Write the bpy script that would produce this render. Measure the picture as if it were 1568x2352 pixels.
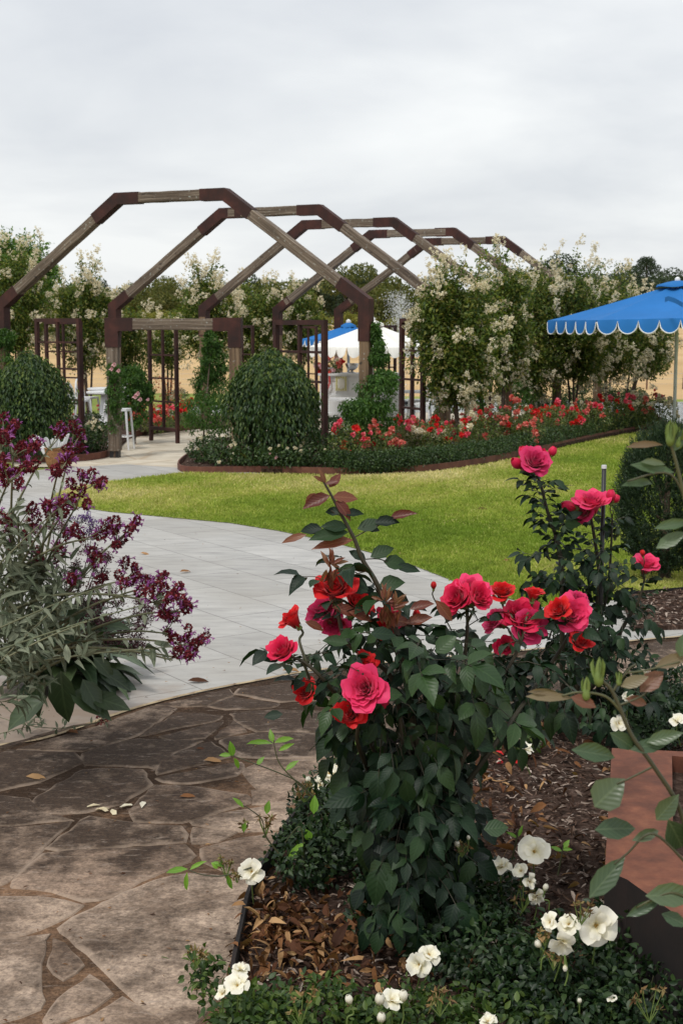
import bpy, math, random
import numpy as np
from mathutils import Vector, Matrix
C = bpy.context
for o in list(bpy.data.objects): bpy.data.objects.remove(o)
scene = C.scene
R = math.radians
# ---------------------------------------------------------------- camera
CAMH = 2.0; FX = 2352 * 50 / 36; HOR = 744.0
TH = math.atan((1176 - HOR) / FX)
cam = bpy.data.cameras.new('camera'); camo = bpy.data.objects.new('camera', cam)
scene.collection.objects.link(camo); scene.camera = camo
cam.sensor_fit = 'VERTICAL'; cam.sensor_height = 36; cam.sensor_width = 24; cam.lens = 50
cam.clip_start = 0.05; cam.clip_end = 5000
camo.location = (0, 0, CAMH); camo.rotation_euler = (R(90) - TH, 0, 0)
cam.dof.use_dof = True; cam.dof.focus_distance = 4.4; cam.dof.aperture_fstop = 16
# ---------------------------------------------------------------- sky and sun (bright overcast)
SUN_EL, SUN_AZ = 58, 215
w = bpy.data.worlds.new('World'); scene.world = w; w.use_nodes = True
nt = w.node_tree; nt.nodes.clear(); N = nt.nodes.new; L = nt.links.new
out = N('ShaderNodeOutputWorld'); bg = N('ShaderNodeBackground'); bg.inputs[1].default_value = 0.1
sky = N('ShaderNodeTexSky'); sky.sky_type = 'NISHITA'; sky.sun_disc = False
sky.sun_elevation = R(SUN_EL); sky.sun_rotation = R(SUN_AZ)
tc = N('ShaderNodeTexCoord'); sep = N('ShaderNodeSeparateXYZ'); L(tc.outputs['Generated'], sep.inputs[0])
zz = N('ShaderNodeMath'); zz.operation = 'MAXIMUM'; zz.inputs[1].default_value = 0.0; L(sep.outputs[2], zz.inputs[0])
dv = N('ShaderNodeMath'); dv.operation = 'ADD'; dv.inputs[1].default_value = 0.22; L(zz.outputs[0], dv.inputs[0])
dx = N('ShaderNodeMath'); dx.operation = 'DIVIDE'; L(sep.outputs[0], dx.inputs[0]); L(dv.outputs[0], dx.inputs[1])
dy = N('ShaderNodeMath'); dy.operation = 'DIVIDE'; L(sep.outputs[1], dy.inputs[0]); L(dv.outputs[0], dy.inputs[1])
cb = N('ShaderNodeCombineXYZ'); L(dx.outputs[0], cb.inputs[0]); L(dy.outputs[0], cb.inputs[1]); cb.inputs[2].default_value = 3.3
n1 = N('ShaderNodeTexNoise'); n1.inputs['Scale'].default_value = 1.15; n1.inputs['Detail'].default_value = 6; n1.inputs['Roughness'].default_value = 0.5
n1.inputs['Distortion'].default_value = 0.25
L(cb.outputs[0], n1.inputs['Vector'])
cr = N('ShaderNodeValToRGB'); e = cr.color_ramp.elements
e[0].position = 0.34; e[0].color = (5.8, 6.05, 6.4, 1); e[1].position = 0.62; e[1].color = (8.0, 8.15, 8.15, 1)
L(n1.outputs[0], cr.inputs[0])
# the cloud deck is a little brighter towards the zenith
el = N('ShaderNodeMapRange'); el.inputs[1].default_value = 0.0; el.inputs[2].default_value = 0.3; el.inputs[3].default_value = 0.88; el.inputs[4].default_value = 1.0
L(zz.outputs[0], el.inputs[0])
mm = N('ShaderNodeMix'); mm.data_type = 'RGBA'; mm.blend_type = 'MULTIPLY'; mm.inputs[0].default_value = 1
L(cr.outputs[0], mm.inputs[6]); L(el.outputs[0], mm.inputs[7])
mx = N('ShaderNodeMix'); mx.data_type = 'RGBA'; mx.inputs[0].default_value = 0.95
L(sky.outputs[0], mx.inputs[6]); L(mm.outputs[2], mx.inputs[7]); L(mx.outputs[2], bg.inputs[0]); L(bg.outputs[0], out.inputs[0])
sl = bpy.data.lights.new('sun', 'SUN'); sl.energy = 1.5; sl.angle = R(10); sl.color = (1, .96, .9)
so = bpy.data.objects.new('sun', sl); scene.collection.objects.link(so)
so.rotation_euler = (R(90 - SUN_EL), 0, R(180 - SUN_AZ))
# sky texture rotation 0 = +Y, clockwise; the lamp shines from the same side
az = R(SUN_AZ); sd = Vector((math.sin(az) * math.cos(R(SUN_EL)), math.cos(az) * math.cos(R(SUN_EL)), math.sin(R(SUN_EL))))
so.rotation_euler = sd.to_track_quat('Z', 'Y').to_euler()
scene.view_settings.view_transform = 'Standard'; scene.view_settings.look = 'None'
scene.view_settings.exposure = 0.38; scene.view_settings.gamma = 1
# ---------------------------------------------------------------- helpers
rng = np.random.default_rng(7); random.seed(7)
def ray(px, py):
    u = (px - 784) / FX; v = (1176 - py) / FX
    return np.array([u, math.cos(TH) + v * math.sin(TH), -math.sin(TH) + v * math.cos(TH)])
def W(px, py, D):
    r = ray(px, py); return np.array([0, 0, CAMH]) + r * (D / r[1])
def G(px, py, z=0.0):
    r = ray(px, py); return np.array([0, 0, CAMH]) + r * ((z - CAMH) / r[2])
def unit(a): a = np.asarray(a, float); return a / (np.linalg.norm(a, axis=-1, keepdims=True) + 1e-12)
def rnd(a, b): return random.uniform(a, b)

class MB:
    """collects geometry, then links it as one mesh; 'lf' = (along, across, random)"""
    def __init__(s): s.V = []; s.A = []; s.F = []; s.n = 0
    def add(s, V, F, A=None):
        V = np.asarray(V, float).reshape(-1, 3)
        if A is None: A = np.zeros((len(V), 3)); A[:, 2] = rnd(0, 1)
        elif np.isscalar(A): A = np.tile([0, 0, A], (len(V), 1))
        s.V.append(V); s.A.append(np.asarray(A, float))
        if isinstance(F, np.ndarray): s.F.append(F + s.n)
        else:
            by = {}
            for f in F: by.setdefault(len(f), []).append(f)
            for k in by: s.F.append(np.array(by[k]) + s.n)
        s.n += len(V); return s
    def box(s, c, size, rz=0, rv=None, M=None):
        x, y, z = [q / 2 for q in size]
        P = np.array([(a * x, b * y, d * z) for a in (-1, 1) for b in (-1, 1) for d in (-1, 1)])
        A = np.stack([P[:, 2] if size[2] >= max(size[0], size[1]) else P[:, 0], P[:, 1] + P[:, 0] * .5, np.full(8, rnd(0, 1) if rv is None else rv)], 1)
        if M is not None: P = P @ np.asarray(M).T
        elif rz: cs, sn = math.cos(rz), math.sin(rz); P = np.stack([P[:, 0] * cs - P[:, 1] * sn, P[:, 0] * sn + P[:, 1] * cs, P[:, 2]], 1)
        return s.add(P + np.asarray(c), [(0, 1, 3, 2), (4, 6, 7, 5), (0, 4, 5, 1), (2, 3, 7, 6), (0, 2, 6, 4), (1, 5, 7, 3)], A)
    def beam(s, a, b, w_, h_, side=(0, 0, 1), seg=8, wob=0.0):
        """rectangular bar a->b, chamfered; w_ across 'side', h_ the other way"""
        a = np.asarray(a, float); b = np.asarray(b, float); Ln = np.linalg.norm(b - a); t = (b - a) / Ln
        sd_ = np.asarray(side, float); sd_ = unit(sd_ - t * np.dot(sd_, t)); n = np.cross(t, sd_)
        ch = min(w_, h_) * .07; rv = rnd(0, 1)
        ring = [(-w_/2+ch, -h_/2), (w_/2-ch, -h_/2), (w_/2, -h_/2+ch), (w_/2, h_/2-ch), (w_/2-ch, h_/2), (-w_/2+ch, h_/2), (-w_/2, h_/2-ch), (-w_/2, -h_/2+ch)]
        V = []; A = []
        for i in range(seg + 1):
            f = i / seg; j = (rnd(-wob, wob), rnd(-wob, wob)) if 0 < i < seg else (0, 0)
            for k, (p, q) in enumerate(ring):
                V.append(a + t * Ln * f + sd_ * (p + j[0]) + n * (q + j[1])); A.append((Ln * f, p * 1.0 + q * 1.7, rv))
        F = [(i*8+k, i*8+(k+1) % 8, (i+1)*8+(k+1) % 8, (i+1)*8+k) for i in range(seg) for k in range(8)]
        F += [tuple(range(7, -1, -1)), tuple(range(seg*8, seg*8+8))]
        return s.add(V, F, A)
    def tube(s, P, r, n=6, rv=None, cap=True):
        P = np.asarray(P, float); m = len(P); r = np.broadcast_to(np.asarray(r, float), (m,))
        T = unit(np.gradient(P, axis=0)); up = np.array([0, 0, 1.0]) if abs(T[0][2]) < .9 else np.array([1.0, 0, 0])
        V = []; A = []; rv = rnd(0, 1) if rv is None else rv; s0 = 0
        for i in range(m):
            if i: s0 += np.linalg.norm(P[i] - P[i-1])
            a = unit(np.cross(T[i], up)); b = np.cross(a, T[i]); up = b
            for k in range(n):
                q = 2 * math.pi * k / n; V.append(P[i] + (a * math.cos(q) + b * math.sin(q)) * r[i]); A.append((s0, k / n * .05, rv))
        F = [(i*n+k, (i+1)*n+k, (i+1)*n+(k+1) % n, i*n+(k+1) % n) for i in range(m-1) for k in range(n)]
        if cap: F += [tuple(range(n)), tuple(range(m*n-1, (m-1)*n-1, -1))]
        return s.add(V, F, A)
    def lathe(s, c, prof, n=24, rv=None):
        V = [(c[0] + r * math.cos(2*math.pi*k/n), c[1] + r * math.sin(2*math.pi*k/n), c[2] + z) for r, z in prof for k in range(n)]
        F = [(i*n+k, i*n+(k+1) % n, (i+1)*n+(k+1) % n, (i+1)*n+k) for i in range(len(prof)-1) for k in range(n)]
        F += [tuple(range(n-1, -1, -1)), tuple(range((len(prof)-1)*n, len(prof)*n))]
        return s.add(V, F, rnd(0, 1) if rv is None else rv)
    def build(s, name, mat, parent=None, smooth=False):
        me = bpy.data.meshes.new(name); V = np.concatenate(s.V).astype(np.float32); A = np.concatenate(s.A).astype(np.float32)
        me.vertices.add(len(V)); me.vertices.foreach_set('co', V.ravel())
        idx = np.concatenate([f.ravel() for f in s.F]); tot = np.concatenate([np.full(len(f), f.shape[1]) for f in s.F])
        me.loops.add(len(idx)); me.loops.foreach_set('vertex_index', idx.astype(np.int32))
        me.polygons.add(len(tot)); me.polygons.foreach_set('loop_start', np.concatenate([[0], np.cumsum(tot)[:-1]]).astype(np.int32))
        me.polygons.foreach_set('loop_total', tot.astype(np.int32))
        me.polygons.foreach_set('use_smooth', np.full(len(tot), bool(smooth)))
        me.update(calc_edges=True); me.validate()
        at = me.attributes.new('lf', 'FLOAT_VECTOR', 'POINT')
        if len(at.data) == len(V): at.data.foreach_set('vector', A.ravel())
        me.materials.append(mat); o = bpy.data.objects.new(name, me); scene.collection.objects.link(o)
        if parent is not None:
            o.parent = parent; o.matrix_parent_inverse = Matrix.Translation(parent.location).inverted()
        return o
def tag(o, label=None, cat=None, group=None, kind=None):
    if label: o['label'] = label
    if cat: o['category'] = cat
    if group: o['group'] = group
    if kind: o['kind'] = kind
    return o
def thing(name, loc, label, cat, group=None):
    o = bpy.data.objects.new(name, None); scene.collection.objects.link(o); o.location = Vector([float(q) for q in loc]); o.empty_display_size = .1
    return tag(o, label, cat, group)
def copy_tree(o, parent=None):
    c = o.copy(); scene.collection.objects.link(c)
    if parent is not None: c.parent = parent
    for ch in list(o.children): copy_tree(ch, c)
    return c
# ---- leaf shapes: (along, across, up), unit length / unit width
def tpl_rose():
    t = [0, .22, .48, .76, 1]; w_ = [0, .40, .5, .3, 0]; V = [(0, 0, 0)]; F = []
    rows = []
    for i in (1, 2, 3):
        k = len(V); V += [(t[i] + .03, -w_[i], .10), (t[i], 0, 0), (t[i] + .03, w_[i], .10)]; rows.append(k)
    V.append((1, 0, -.02)); e_ = len(V) - 1; a, b, c = rows
    F3 = [(0, a, a+1), (0, a+1, a+2), (c, e_, c+1), (c+1, e_, c+2)]
    F4 = [(a, b, b+1, a+1), (a+1, b+1, b+2, a+2), (b, c, c+1, b+1), (b+1, c+1, c+2, b+2)]
    return np.array(V), [np.array(F3), np.array(F4)]
def tpl_dia():   # four-point leaf folded on its rib
    V = [(0, 0, 0), (.45, -.5, .12), (1, 0, 0), (.45, .5, .12)]
    return np.array(V, float), [np.array([(0, 1, 2), (0, 2, 3)])]
def tpl_petal(): # broad, cupped
    V = [(0, 0, 0), (.5, -.5, .12), (.95, -.32, .02), (1, .3, .05), (.5, .5, .12), (.55, 0, 0)]
    return np.array(V, float), [np.array([(0, 1, 5), (1, 2, 5), (2, 3, 5), (3, 4, 5), (4, 0, 5)])]
ROSE, DIA, PET = tpl_rose(), tpl_dia(), tpl_petal()
def leaves(mb, P, D, U, ln, wr, tpl=DIA, curl=.25):
    """N leaves: base P, direction D, approximate normal U, length ln, width ratio wr"""
    P = np.asarray(P, float); n = len(P)
    if n == 0: return
    D = unit(D); S = unit(np.cross(U, D)); Nn = np.cross(D, S)
    ln = np.broadcast_to(ln, (n,)); wr = np.broadcast_to(wr, (n,)); cu = curl * rng.uniform(.2, 1.6, n)
    T, Fs = tpl; m = len(T)
    x = T[:, 0][None] * ln[:, None]; y = T[:, 1][None] * (ln * wr)[:, None]
    z = T[:, 2][None] * ln[:, None] * rng.uniform(.2, 1.5, n)[:, None] - (T[:, 0][None] ** 2) * (cu * ln)[:, None]
    V = P[:, None, :] + x[..., None] * D[:, None] + y[..., None] * S[:, None] + z[..., None] * Nn[:, None]
    A = np.zeros((n, m, 3)); A[:, :, 0] = T[:, 0]; A[:, :, 1] = T[:, 1]; A[:, :, 2] = rng.random(n)[:, None]
    off = (np.arange(n) * m)[:, None, None]; base = mb.n
    mb.V.append(V.reshape(-1, 3)); mb.A.append(A.reshape(-1, 3)); mb.n += n * m
    for F in Fs: mb.F.append((F[None] + off).reshape(-1, F.shape[1]) + base)
def rdir(n, bias=(0, 0, 0)): return unit(rng.normal(size=(n, 3)) + np.asarray(bias))
def in_ell(n, c, r, shell=0.0):
    d = rdir(n); q = (rng.random(n) * (1 - shell) + shell) ** (1/3) if shell < 1 else np.ones(n)
    return np.asarray(c) + d * q[:, None] * np.asarray(r), d
def inpoly(X, Y, poly):
    c = np.zeros(len(X), bool); n = len(poly); j = n - 1
    for i in range(n):
        xi, yi = poly[i][:2]; xj, yj = poly[j][:2]
        c ^= ((yi > Y) != (yj > Y)) & (X < (xj - xi) * (Y - yi) / (yj - yi + 1e-12) + xi); j = i
    return c
def smooth_line(P, k=6, closed=False):
    P = [np.asarray(p, float) for p in P]; n = len(P); O = []
    rg = range(n if closed else n - 1)
    for i in rg:
        g = (lambda q: P[q % n]) if closed else (lambda q: P[min(max(q, 0), n-1)])
        a, b, c, d = g(i-1), g(i), g(i+1), g(i+2)
        for s_ in range(k):
            t = s_ / k; O.append(.5 * ((2*b) + (c-a)*t + (2*a-5*b+4*c-d)*t*t + (3*b-a-3*c+d)*t**3))
    if not closed: O.append(P[-1])
    return np.array(O)
# ---------------------------------------------------------------- materials
def newmat(name):
    m = bpy.data.materials.new(name); m.use_nodes = True; n = m.node_tree; b = n.nodes['Principled BSDF']; return m, n, b
def lk(n, a, b): n.links.new(a, b)
def noise(n, vec, scale, detail=4, rough=.55, dist=0.0):
    q = n.nodes.new('ShaderNodeTexNoise'); q.inputs['Scale'].default_value = scale; q.inputs['Detail'].default_value = detail
    q.inputs['Roughness'].default_value = rough; q.inputs['Distortion'].default_value = dist
    if vec is not None: lk(n, vec, q.inputs['Vector'])
    return q.outputs[0]
def ramp(n, fac, stops, interp='LINEAR'):
    q = n.nodes.new('ShaderNodeValToRGB'); q.color_ramp.interpolation = interp; e = q.color_ramp.elements
    while len(e) < len(stops): e.new(.5)
    for i, (p, c) in enumerate(stops): e[i].position = p; e[i].color = (*c, 1) if len(c) == 3 else c
    lk(n, fac, q.inputs[0]); return q.outputs[0]
def mixc(n, f, a, b, mode='MIX'):
    q = n.nodes.new('ShaderNodeMix'); q.data_type = 'RGBA'; q.blend_type = mode
    for s_, v in ((0, f), (6, a), (7, b)):
        if hasattr(v, 'links'): lk(n, v, q.inputs[s_])
        else: q.inputs[s_].default_value = v if s_ == 0 else (*v, 1)
    return q.outputs[2]
def math_(n, op, a, b=0.0):
    q = n.nodes.new('ShaderNodeMath'); q.operation = op
    for i, v in enumerate((a, b)):
        if hasattr(v, 'links'): lk(n, v, q.inputs[i])
        else: q.inputs[i].default_value = v
    return q.outputs[0]
def objco(n, scale=(1, 1, 1), rot=(0, 0, 0), src='Object'):
    t = n.nodes.new('ShaderNodeTexCoord'); m = n.nodes.new('ShaderNodeMapping'); m.inputs['Scale'].default_value = scale; m.inputs['Rotation'].default_value = rot
    lk(n, t.outputs[src], m.inputs['Vector']); return m.outputs[0]
def lfattr(n):
    a = n.nodes.new('ShaderNodeAttribute'); a.attribute_name = 'lf'; s_ = n.nodes.new('ShaderNodeSeparateXYZ'); lk(n, a.outputs['Vector'], s_.inputs[0]); return a.outputs['Vector'], s_.outputs
def bump(n, b, h, strength=.3, dist=.01):
    q = n.nodes.new('ShaderNodeBump'); q.inputs['Strength'].default_value = strength; q.inputs['Distance'].default_value = dist
    lk(n, h, q.inputs['Height']); lk(n, q.outputs[0], b.inputs['Normal'])
def leafmat(name, cols, rough=.45, trans=.25, vein=.0, spec=.4, tcol=None):
    m, n, b = newmat(name); v, s_ = lfattr(n)
    k = len(cols); c = ramp(n, s_[2], [(i / max(1, k-1), q) for i, q in enumerate(cols)])
    pn = noise(n, objco(n), 6, 2); c = mixc(n, .55, c, ramp(n, pn, [(.3, (.55, .55, .55)), (.7, (1.35, 1.35, 1.35))]), 'MULTIPLY')
    if vein:
        aw = math_(n, 'ABSOLUTE', s_[1]); line = math_(n, 'LESS_THAN', aw, .035)
        sw = math_(n, 'SINE', math_(n, 'MULTIPLY', math_(n, 'SUBTRACT', s_[0], math_(n, 'MULTIPLY', aw, .7)), 42.0))
        sv = math_(n, 'GREATER_THAN', sw, .86)
        vv = math_(n, 'MAXIMUM', line, math_(n, 'MULTIPLY', sv, .45)); c = mixc(n, math_(n, 'MULTIPLY', vv, vein), c, tuple(min(1, q * 2.2 + .03) for q in cols[-1]))
        bump(n, b, sw, .12, .002)
    lk(n, c, b.inputs['Base Color']); b.inputs['Roughness'].default_value = rough; b.inputs['Specular IOR Level'].default_value = spec
    if trans:
        t = n.nodes.new('ShaderNodeBsdfTranslucent'); mxs = n.nodes.new('ShaderNodeMixShader'); mxs.inputs[0].default_value = trans
        tc_ = mixc(n, 1.0, c, tcol or (1.5, 1.7, .7), 'MULTIPLY'); lk(n, tc_, t.inputs[0])
        lk(n, b.outputs[0], mxs.inputs[1]); lk(n, t.outputs[0], mxs.inputs[2]); lk(n, mxs.outputs[0], n.nodes['Material Output'].inputs[0])
    return m
def plain(name, col, rough=.5, metal=0.0, var=.12, scale=9, bs=.1, spec=.5):
    m, n, b = newmat(name); f = noise(n, objco(n), scale, 5)
    c = ramp(n, f, [(.3, tuple(q * (1 - var) for q in col)), (.7, tuple(min(1, q * (1 + var)) for q in col))])
    lk(n, c, b.inputs['Base Color']); b.inputs['Roughness'].default_value = rough; b.inputs['Metallic'].default_value = metal; b.inputs['Specular IOR Level'].default_value = spec
    if bs: bump(n, b, noise(n, objco(n), scale * 8, 4), bs, .004)
    return m
def timber(name, dark, mid, light):
    m, n, b = newmat(name); v, s_ = lfattr(n)
    mp = n.nodes.new('ShaderNodeMapping'); mp.inputs['Scale'].default_value = (1.4, 30, 17); lk(n, v, mp.inputs['Vector'])
    g = noise(n, mp.outputs[0], 1.0, 6, .65); big = noise(n, objco(n), 1.3, 3)
    c = ramp(n, g, [(.28, dark), (.5, mid), (.72, light)]); c = mixc(n, .5, c, ramp(n, big, [(.3, (.55, .5, .46)), (.7, (1.25, 1.22, 1.15))]), 'MULTIPLY')
    sp = noise(n, objco(n), 26, 3); c = mixc(n, ramp(n, sp, [(.62, (0, 0, 0)), (.7, (.6, .6, .6))]), c, (.42, .44, .40))
    kn = noise(n, objco(n), 9, 1); c = mixc(n, ramp(n, kn, [(.72, (0, 0, 0)), (.76, (.8, .8, .8))]), c, (.03, .022, .018))
    lk(n, c, b.inputs['Base Color']); b.inputs['Roughness'].default_value = .85; bump(n, b, g, .5, .01); return m
def rust(name, a, bcol, c2, rough=.8, scale=3):
    m, n, b = newmat(name); f = noise(n, objco(n), scale, 8, .65); f2 = noise(n, objco(n, (9, 9, 1.2)), 2, 4)
    c = ramp(n, f, [(.3, a), (.52, bcol), (.75, c2)]); c = mixc(n, .4, c, ramp(n, f2, [(.3, (.6, .6, .6)), (.7, (1.3, 1.25, 1.2))]), 'MULTIPLY')
    lk(n, c, b.inputs['Base Color']); b.inputs['Roughness'].default_value = rough; bump(n, b, noise(n, objco(n), 60, 4), .25, .003); return m
MT = {}
MT['timber'] = timber('weathered_timber', (.035, .024, .017), (.14, .105, .078), (.31, .26, .21))
MT['timber2'] = timber('brown_timber', (.05, .03, .018), (.17, .11, .065), (.33, .24, .15))
MT['bracket'] = rust('rusty_bracket', (.016, .006, .005), (.040, .011, .008), (.085, .024, .016))
MT['bolt'] = plain('bolt_metal', (.45, .44, .42), .5, .6)
MT['corten'] = rust('corten_steel', (.075, .024, .016), (.13, .045, .028), (.19, .075, .045), .75, 5)
MT['cortenl'] = rust('corten_planter', (.075, .024, .013), (.145, .047, .024), (.23, .085, .042), .85, 9)
MT['black'] = plain('black_metal', (.012, .012, .014), .45)
MT['white'] = plain('white_paint', (.74, .75, .76), .4, 0, .04, 4, 0)
MT['whited'] = plain('white_plastic', (.66, .68, .70), .45, 0, .05, 4, 0)
MT['steel'] = plain('polished_steel', (.6, .6, .6), .18, 1, .1, 5, 0)
MT['bark'] = timber('bark', (.03, .02, .014), (.10, .065, .045), (.2, .15, .11))
MT['stake'] = timber('stake_timber', (.07, .035, .022), (.15, .08, .05), (.24, .15, .1))
# ---------------------------------------------------------------- ground sheets
def sheet(name, pts, z, mat, kind='structure', world=False, depth=0.0, label=None):
    P = [(p[0], p[1]) if world else tuple(G(*p)[:2]) for p in pts]
    n = len(P); V = [(x, y, z) for x, y in P]; F = [tuple(range(n))]
    if depth:
        V += [(x, y, z - depth) for x, y in P]; F += [(i, (i+1) % n, n + (i+1) % n, n + i) for i in range(n)]
    o = MB().add(V, F).build(name, mat); tag(o, label, kind=kind); return o, P
m, n, b = newmat('dry_pasture'); oc = objco(n)
c = ramp(n, noise(n, oc, .05, 6), [(.3, (.42, .27, .13)), (.55, (.56, .39, .20)), (.75, (.62, .47, .27))])
c = mixc(n, ramp(n, noise(n, objco(n, (1, 3, 1)), .5, 6), [(.4, (0, 0, 0)), (.8, (.6, .6, .6))]), c, (.36, .25, .12))
lk(n, c, b.inputs[0]); b.inputs['Roughness'].default_value = 1; b.inputs['Specular IOR Level'].default_value = .1; MT['field'] = m
m, n, b = newmat('bank_grass')
c = ramp(n, noise(n, objco(n), .35, 7), [(.3, (.13, .17, .035)), (.55, (.22, .26, .06)), (.75, (.36, .34, .12))]); lk(n, c, b.inputs[0]); b.inputs['Roughness'].default_value = 1; b.inputs['Specular IOR Level'].default_value = .1
bump(n, b, noise(n, objco(n), 12, 5), .6, .05); MT['bank'] = m
m, n, b = newmat('lawn')
c = ramp(n, noise(n, objco(n), .8, 7, .6), [(.3, (.15, .22, .035)), (.5, (.24, .30, .055)), (.68, (.42, .38, .14)), (.8, (.52, .45, .22))])
c = mixc(n, .5, c, ramp(n, noise(n, objco(n), 60, 4), [(.3, (.5, .5, .5)), (.7, (1.3, 1.3, 1.3))]), 'MULTIPLY')
lk(n, c, b.inputs[0]); b.inputs['Roughness'].default_value = 1; b.inputs['Specular IOR Level'].default_value = .1; bump(n, b, noise(n, objco(n), 120, 4), .6, .02); MT['lawn'] = m
m, n, b = newmat('grey_stone_paving'); v = objco(n, (1, 1, 1), (0, 0, R(56)))
br = n.nodes.new('ShaderNodeTexBrick'); lk(n, v, br.inputs['Vector']); br.offset = .5
for k_, q in (('Scale', 1.0), ('Mortar Size', .005), ('Mortar Smooth', .1), ('Brick Width', 1.05), ('Row Height', .52), ('Bias', 0)): br.inputs[k_].default_value = q
br.inputs['Color1'].default_value = (.335, .327, .312, 1); br.inputs['Color2'].default_value = (.42, .411, .395, 1); br.inputs['Mortar'].default_value = (.17, .165, .16, 1)
st = noise(n, objco(n, (1.2, 5, 1), (0, 0, R(56))), 2.2, 8, .65); c = mixc(n, .8, br.outputs[0], ramp(n, st, [(.3, (.66, .66, .66)), (.5, (.98, .98, .98)), (.7, (1.22, 1.22, 1.20))]), 'MULTIPLY')
sp = noise(n, objco(n, (1, 6, 1), (0, 0, R(50))), 22, 5, .7); c = mixc(n, ramp(n, sp, [(.60, (0, 0, 0)), (.70, (.8, .8, .8))]), c, (.19, .18, .17)); c = mixc(n, ramp(n, noise(n, objco(n), .45, 5), [(.42, (0, 0, 0)), (.70, (.6, .6, .6))]), c, (.29, .265, .225))
# brown soil stain where the border plants drop litter on the slabs
gx = n.nodes.new('ShaderNodeVectorMath'); gx.operation = 'DISTANCE'; lk(n, objco(n, (1, .8, 1)), gx.inputs[0]); gx.inputs[1].default_value = (-1.75, 7.15 * .8, 0)
sv = math_(n, 'SUBTRACT', 1.0, math_(n, 'DIVIDE', gx.outputs[1 if gx.operation == 'DISTANCE' and len(gx.outputs) > 1 else 0], 1.0))
sf = math_(n, 'MULTIPLY', ramp(n, math_(n, 'ADD', sv, math_(n, 'MULTIPLY', math_(n, 'SUBTRACT', noise(n, objco(n), 4, 6), .5), 1.2)), [(.0, (0, 0, 0)), (.6, (1, 1, 1))]), .8)
c = mixc(n, sf, c, (.22, .15, .10))
lk(n, c, b.inputs[0]); b.inputs['Roughness'].default_value = .75; bump(n, b, st, .15, .01); MT['paving'] = m
m, n, b = newmat('sandstone_patio'); vo = n.nodes.new('ShaderNodeTexVoronoi'); vo.feature = 'DISTANCE_TO_EDGE'; vo.inputs['Scale'].default_value = 1.1; lk(n, objco(n), vo.inputs['Vector'])
vc = n.nodes.new('ShaderNodeTexVoronoi'); vc.inputs['Scale'].default_value = 1.1; lk(n, objco(n), vc.inputs['Vector'])
c = ramp(n, noise(n, objco(n), 2.5, 7), [(.3, (.44, .38, .29)), (.6, (.58, .52, .42))]); c = mixc(n, .25, c, ramp(n, vc.outputs[1], [(0, (.6, .6, .6)), (1, (1.2, 1.2, 1.2))]), 'MULTIPLY')
c = mixc(n, ramp(n, vo.outputs[0], [(0, (.8, .8, .8)), (.035, (0, 0, 0))]), c, (.40, .30, .20)); lk(n, c, b.inputs[0]); b.inputs['Roughness'].default_value = .85; MT['patio'] = m
m, n, b = newmat('mulch_soil'); f = noise(n, objco(n), 22, 8, .7)
c = ramp(n, f, [(.3, (.02, .012, .009)), (.5, (.06, .036, .026)), (.66, (.15, .10, .08)), (.8, (.26, .2, .17))]); lk(n, c, b.inputs[0]); b.inputs['Roughness'].default_value = 1
b.inputs['Specular IOR Level'].default_value = .15; bump(n, b, f, 1, .03); MT['mulch'] = m
m, n, b = newmat('pond_water'); b.inputs[0].default_value = (.10, .10, .085, 1); b.inputs['Roughness'].default_value = .06; b.inputs['Specular IOR Level'].default_value = .9
bump(n, b, noise(n, objco(n, (1, 3, 1)), 2.5, 4), .12, .05); MT['water'] = m
# crazy paving: stained stone over sandy mortar
def stained(n, base):
    f = noise(n, objco(n), .95, 5, .6, .4); fine = noise(n, objco(n), 7, 8, .7); grit = noise(n, objco(n), 70, 6, .7)
    sx = n.nodes.new('ShaderNodeSeparateXYZ'); lk(n, objco(n), sx.inputs[0])
    # lichen and dirt grow thicker towards the grey path
    far = n.nodes.new('ShaderNodeMapRange'); far.inputs[1].default_value = 3.9; far.inputs[2].default_value = 6.6; far.inputs[3].default_value = -.18; far.inputs[4].default_value = .15
    q = math_(n, 'SUBTRACT', sx.outputs[1], math_(n, 'MULTIPLY', sx.outputs[0], .6)); lk(n, q, far.inputs[0])
    k_ = math_(n, 'ADD', math_(n, 'ADD', math_(n, 'MULTIPLY', f, .95), math_(n, 'MULTIPLY', fine, .85)), math_(n, 'SUBTRACT', far.outputs[0], .33))
    dk = ramp(n, k_, [(.46, (0, 0, 0)), (.58, (.45, .45, .45)), (.72, (.97, .97, .97))])
    md = noise(n, objco(n), 2.6, 7, .72, .6); base = mixc(n, ramp(n, md, [(.44, (0, 0, 0)), (.60, (.75, .75, .75))]), base, (.105, .068, .046)); c = mixc(n, dk, base, (.042, .026, .017))
    c = mixc(n, .85, c, ramp(n, grit, [(.3, (.36, .33, .31)), (.5, (1, 1, 1)), (.7, (1.7, 1.68, 1.62))]), 'MULTIPLY')
    sc = noise(n, objco(n, (1, 3.5, 1), (0, 0, R(12))), 11, 8, .8, .5)
    c = mixc(n, ramp(n, sc, [(.56, (0, 0, 0)), (.68, (.7, .7, .7))]), c, (.36, .29, .24)); return c, grit, fine
m, n, b = newmat('flagstone'); v, s_ = lfattr(n)
base = ramp(n, s_[2], [(0, (.26, .18, .13)), (.5, (.35, .26, .195)), (1, (.42, .32, .245))]); c, g1, g2 = stained(n, base)
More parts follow.
